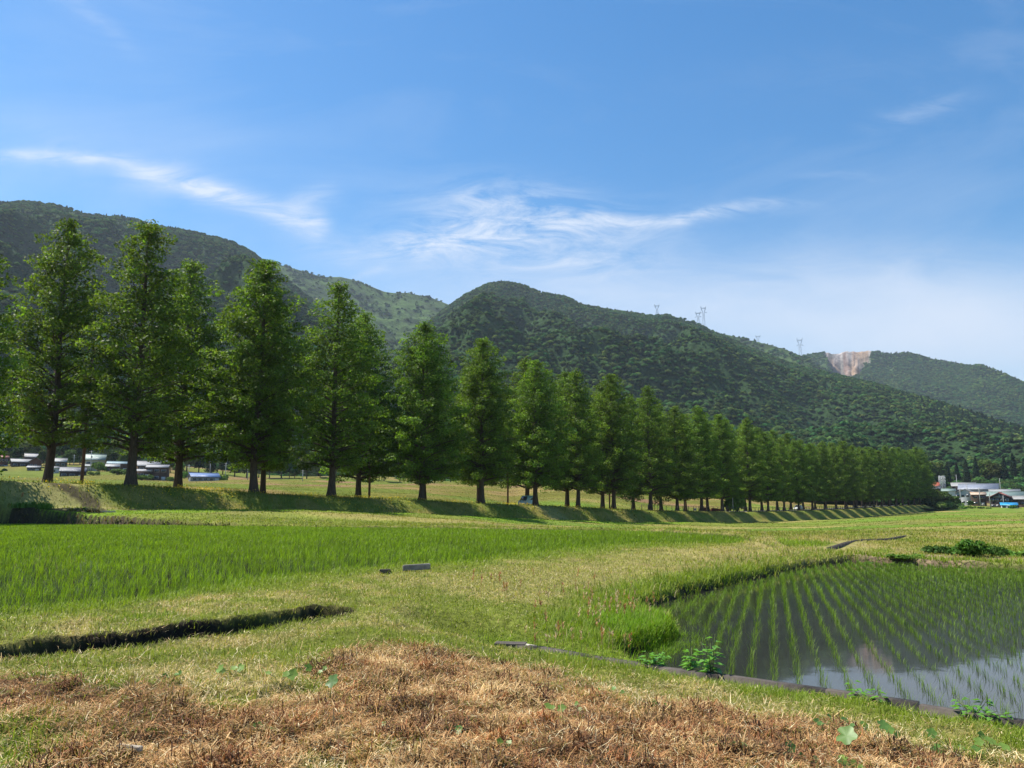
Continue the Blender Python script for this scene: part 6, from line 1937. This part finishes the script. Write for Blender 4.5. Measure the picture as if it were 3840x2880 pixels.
# transmission towers on the ridges: a cat-head lattice on four legs
def pylon(px, yt, yb, dep, label, wpx, low=True):
    az = math.atan2(*ray(px, yb)[:2]); x, y, zt = D(px, yt, dep); zb = D(px, yb, dep)[2]
    z0 = ground_or_hill(x, y); w = wpx / 2 * dep / 2936.0; H = zt - min(zb, z0); base = zt - H
    if z0 < base: base = z0 - 1; H = zt - base
    e = empty("transmission_tower", (x, y, base), -az); tag(e, label, "pylon", "steel transmission towers on the ridge")
    R_ = .42
    hd = (yb - yt) / 2936.0 * dep       # height of the head as seen
    zc = H - hd                          # waist below the head
    legs = MB()
    waist = w * .28
    def bar(m, a, b, r_=R_): m.tube([a, b], r_, 4, False)
    for sx, sy in ((-1, -1), (1, -1), (1, 1), (-1, 1)):
        mb = MB(); bar(mb, (sx * w * .9, sy * w * .6, -3), (sx * waist, sy * waist, max(zc, H * .1) + hd * .30)); mb.build("leg", m_steel, e)
    wz = max(zc, H * .1) + hd * .30
    mb = MB(); k = 5
    for i in range(k):
        f0, f1 = i / k, (i + 1) / k; a0_, a1_ = lerp(w * .9, waist, f0), lerp(w * .9, waist, f1)
        bar(mb, (-a0_, -a0_ * .6, wz * f0), (a1_, -a1_ * .6, wz * f1), R_ * .6); bar(mb, (a0_, -a0_ * .6, wz * f0), (-a1_, -a1_ * .6, wz * f1), R_ * .6)
        bar(mb, (-a0_, a0_ * .6, wz * f0), (a1_, a1_ * .6, wz * f1), R_ * .6)
    mb.build("bracing", m_steel, e)
    hm = MB(); zb2 = H - hd * .30          # bridge of the head
    for sx in (-1, 1):
        bar(hm, (sx * waist, 0, wz), (sx * w * .92, 0, zb2)); bar(hm, (sx * w * .92, 0, zb2), (sx * w, 0, H)); bar(hm, (sx * w * .62, 0, zb2), (sx * w * .62, 0, zb2 + hd * .1), R_ * .7)
        bar(hm, (sx * w * .62, 0, zb2 + hd * .1), (sx * w, 0, H), R_ * .7); bar(hm, (sx * w * .45, 0, wz + (zb2 - wz) * .35), (sx * w * .62, 0, zb2), R_ * .7)
        for q in range(4):
            f0, f1 = q / 4, (q + 1) / 4; bar(hm, (sx * lerp(waist, w * .92, f0), 0, lerp(wz, zb2, f0)), (sx * lerp(waist * .3, w * .62, f1), 0, lerp(wz, zb2, f1)), R_ * .6)
    bar(hm, (-w * .95, 0, zb2), (w * .95, 0, zb2)); bar(hm, (-w * .8, 0, zb2 + hd * .1), (w * .8, 0, zb2 + hd * .1))
    for q in range(8): bar(hm, (lerp(-w * .9, w * .9, q / 8), 0, zb2), (lerp(-w * .8, w * .8, (q + 1) / 8), 0, zb2 + hd * .1), R_ * .6)
    hm.build("tower_head", m_steel, e)
    if low:
        for sx in (-1, 1):
            mb = MB(); bar(mb, (sx * waist, 0, wz - hd * .05), (sx * w * 1.35, 0, wz - hd * .12)); bar(mb, (sx * waist, 0, wz + hd * .08), (sx * w * 1.35, 0, wz - hd * .12), R_ * .7); mb.build("lower_arm", m_steel, e)
    return e


pylon(2463, 1141, 1168, 2080, "leftmost transmission tower, only its head above the ridge", 18, low=False)
pylon(2617, 1168, 1196, 2100, "shorter left tower of the close pair on the ridge", 19)
pylon(2637, 1148, 1182, 2150, "taller right tower of the close pair on the ridge", 20)
pylon(2842, 1257, 1275, 2700, "transmission tower whose two horns barely top the far grassy ridge", 18, low=False)
pylon(2998, 1267, 1305, 2450, "rightmost transmission tower, next to the rocky scar", 20)

# ---- haze: the air between the eye and the mountains
mb = MB(); mb.box(-6300, 6300, -6300, 6300, -8, 1150)
m, nt, out = new_mat("haze_air")
pv = nt.nodes.new("ShaderNodeVolumePrincipled"); pv.inputs["Color"].default_value = (.72, .84, 1.0, 1); pv.inputs["Density"].default_value = 6e-5; pv.inputs["Anisotropy"].default_value = .2
nt.links.new(pv.outputs[0], out.inputs["Volume"])
hz = mb.build("haze", m); tag(hz, kind="stuff"); hz["label"] = "thin blue haze over the valley"; hz["category"] = "haze"
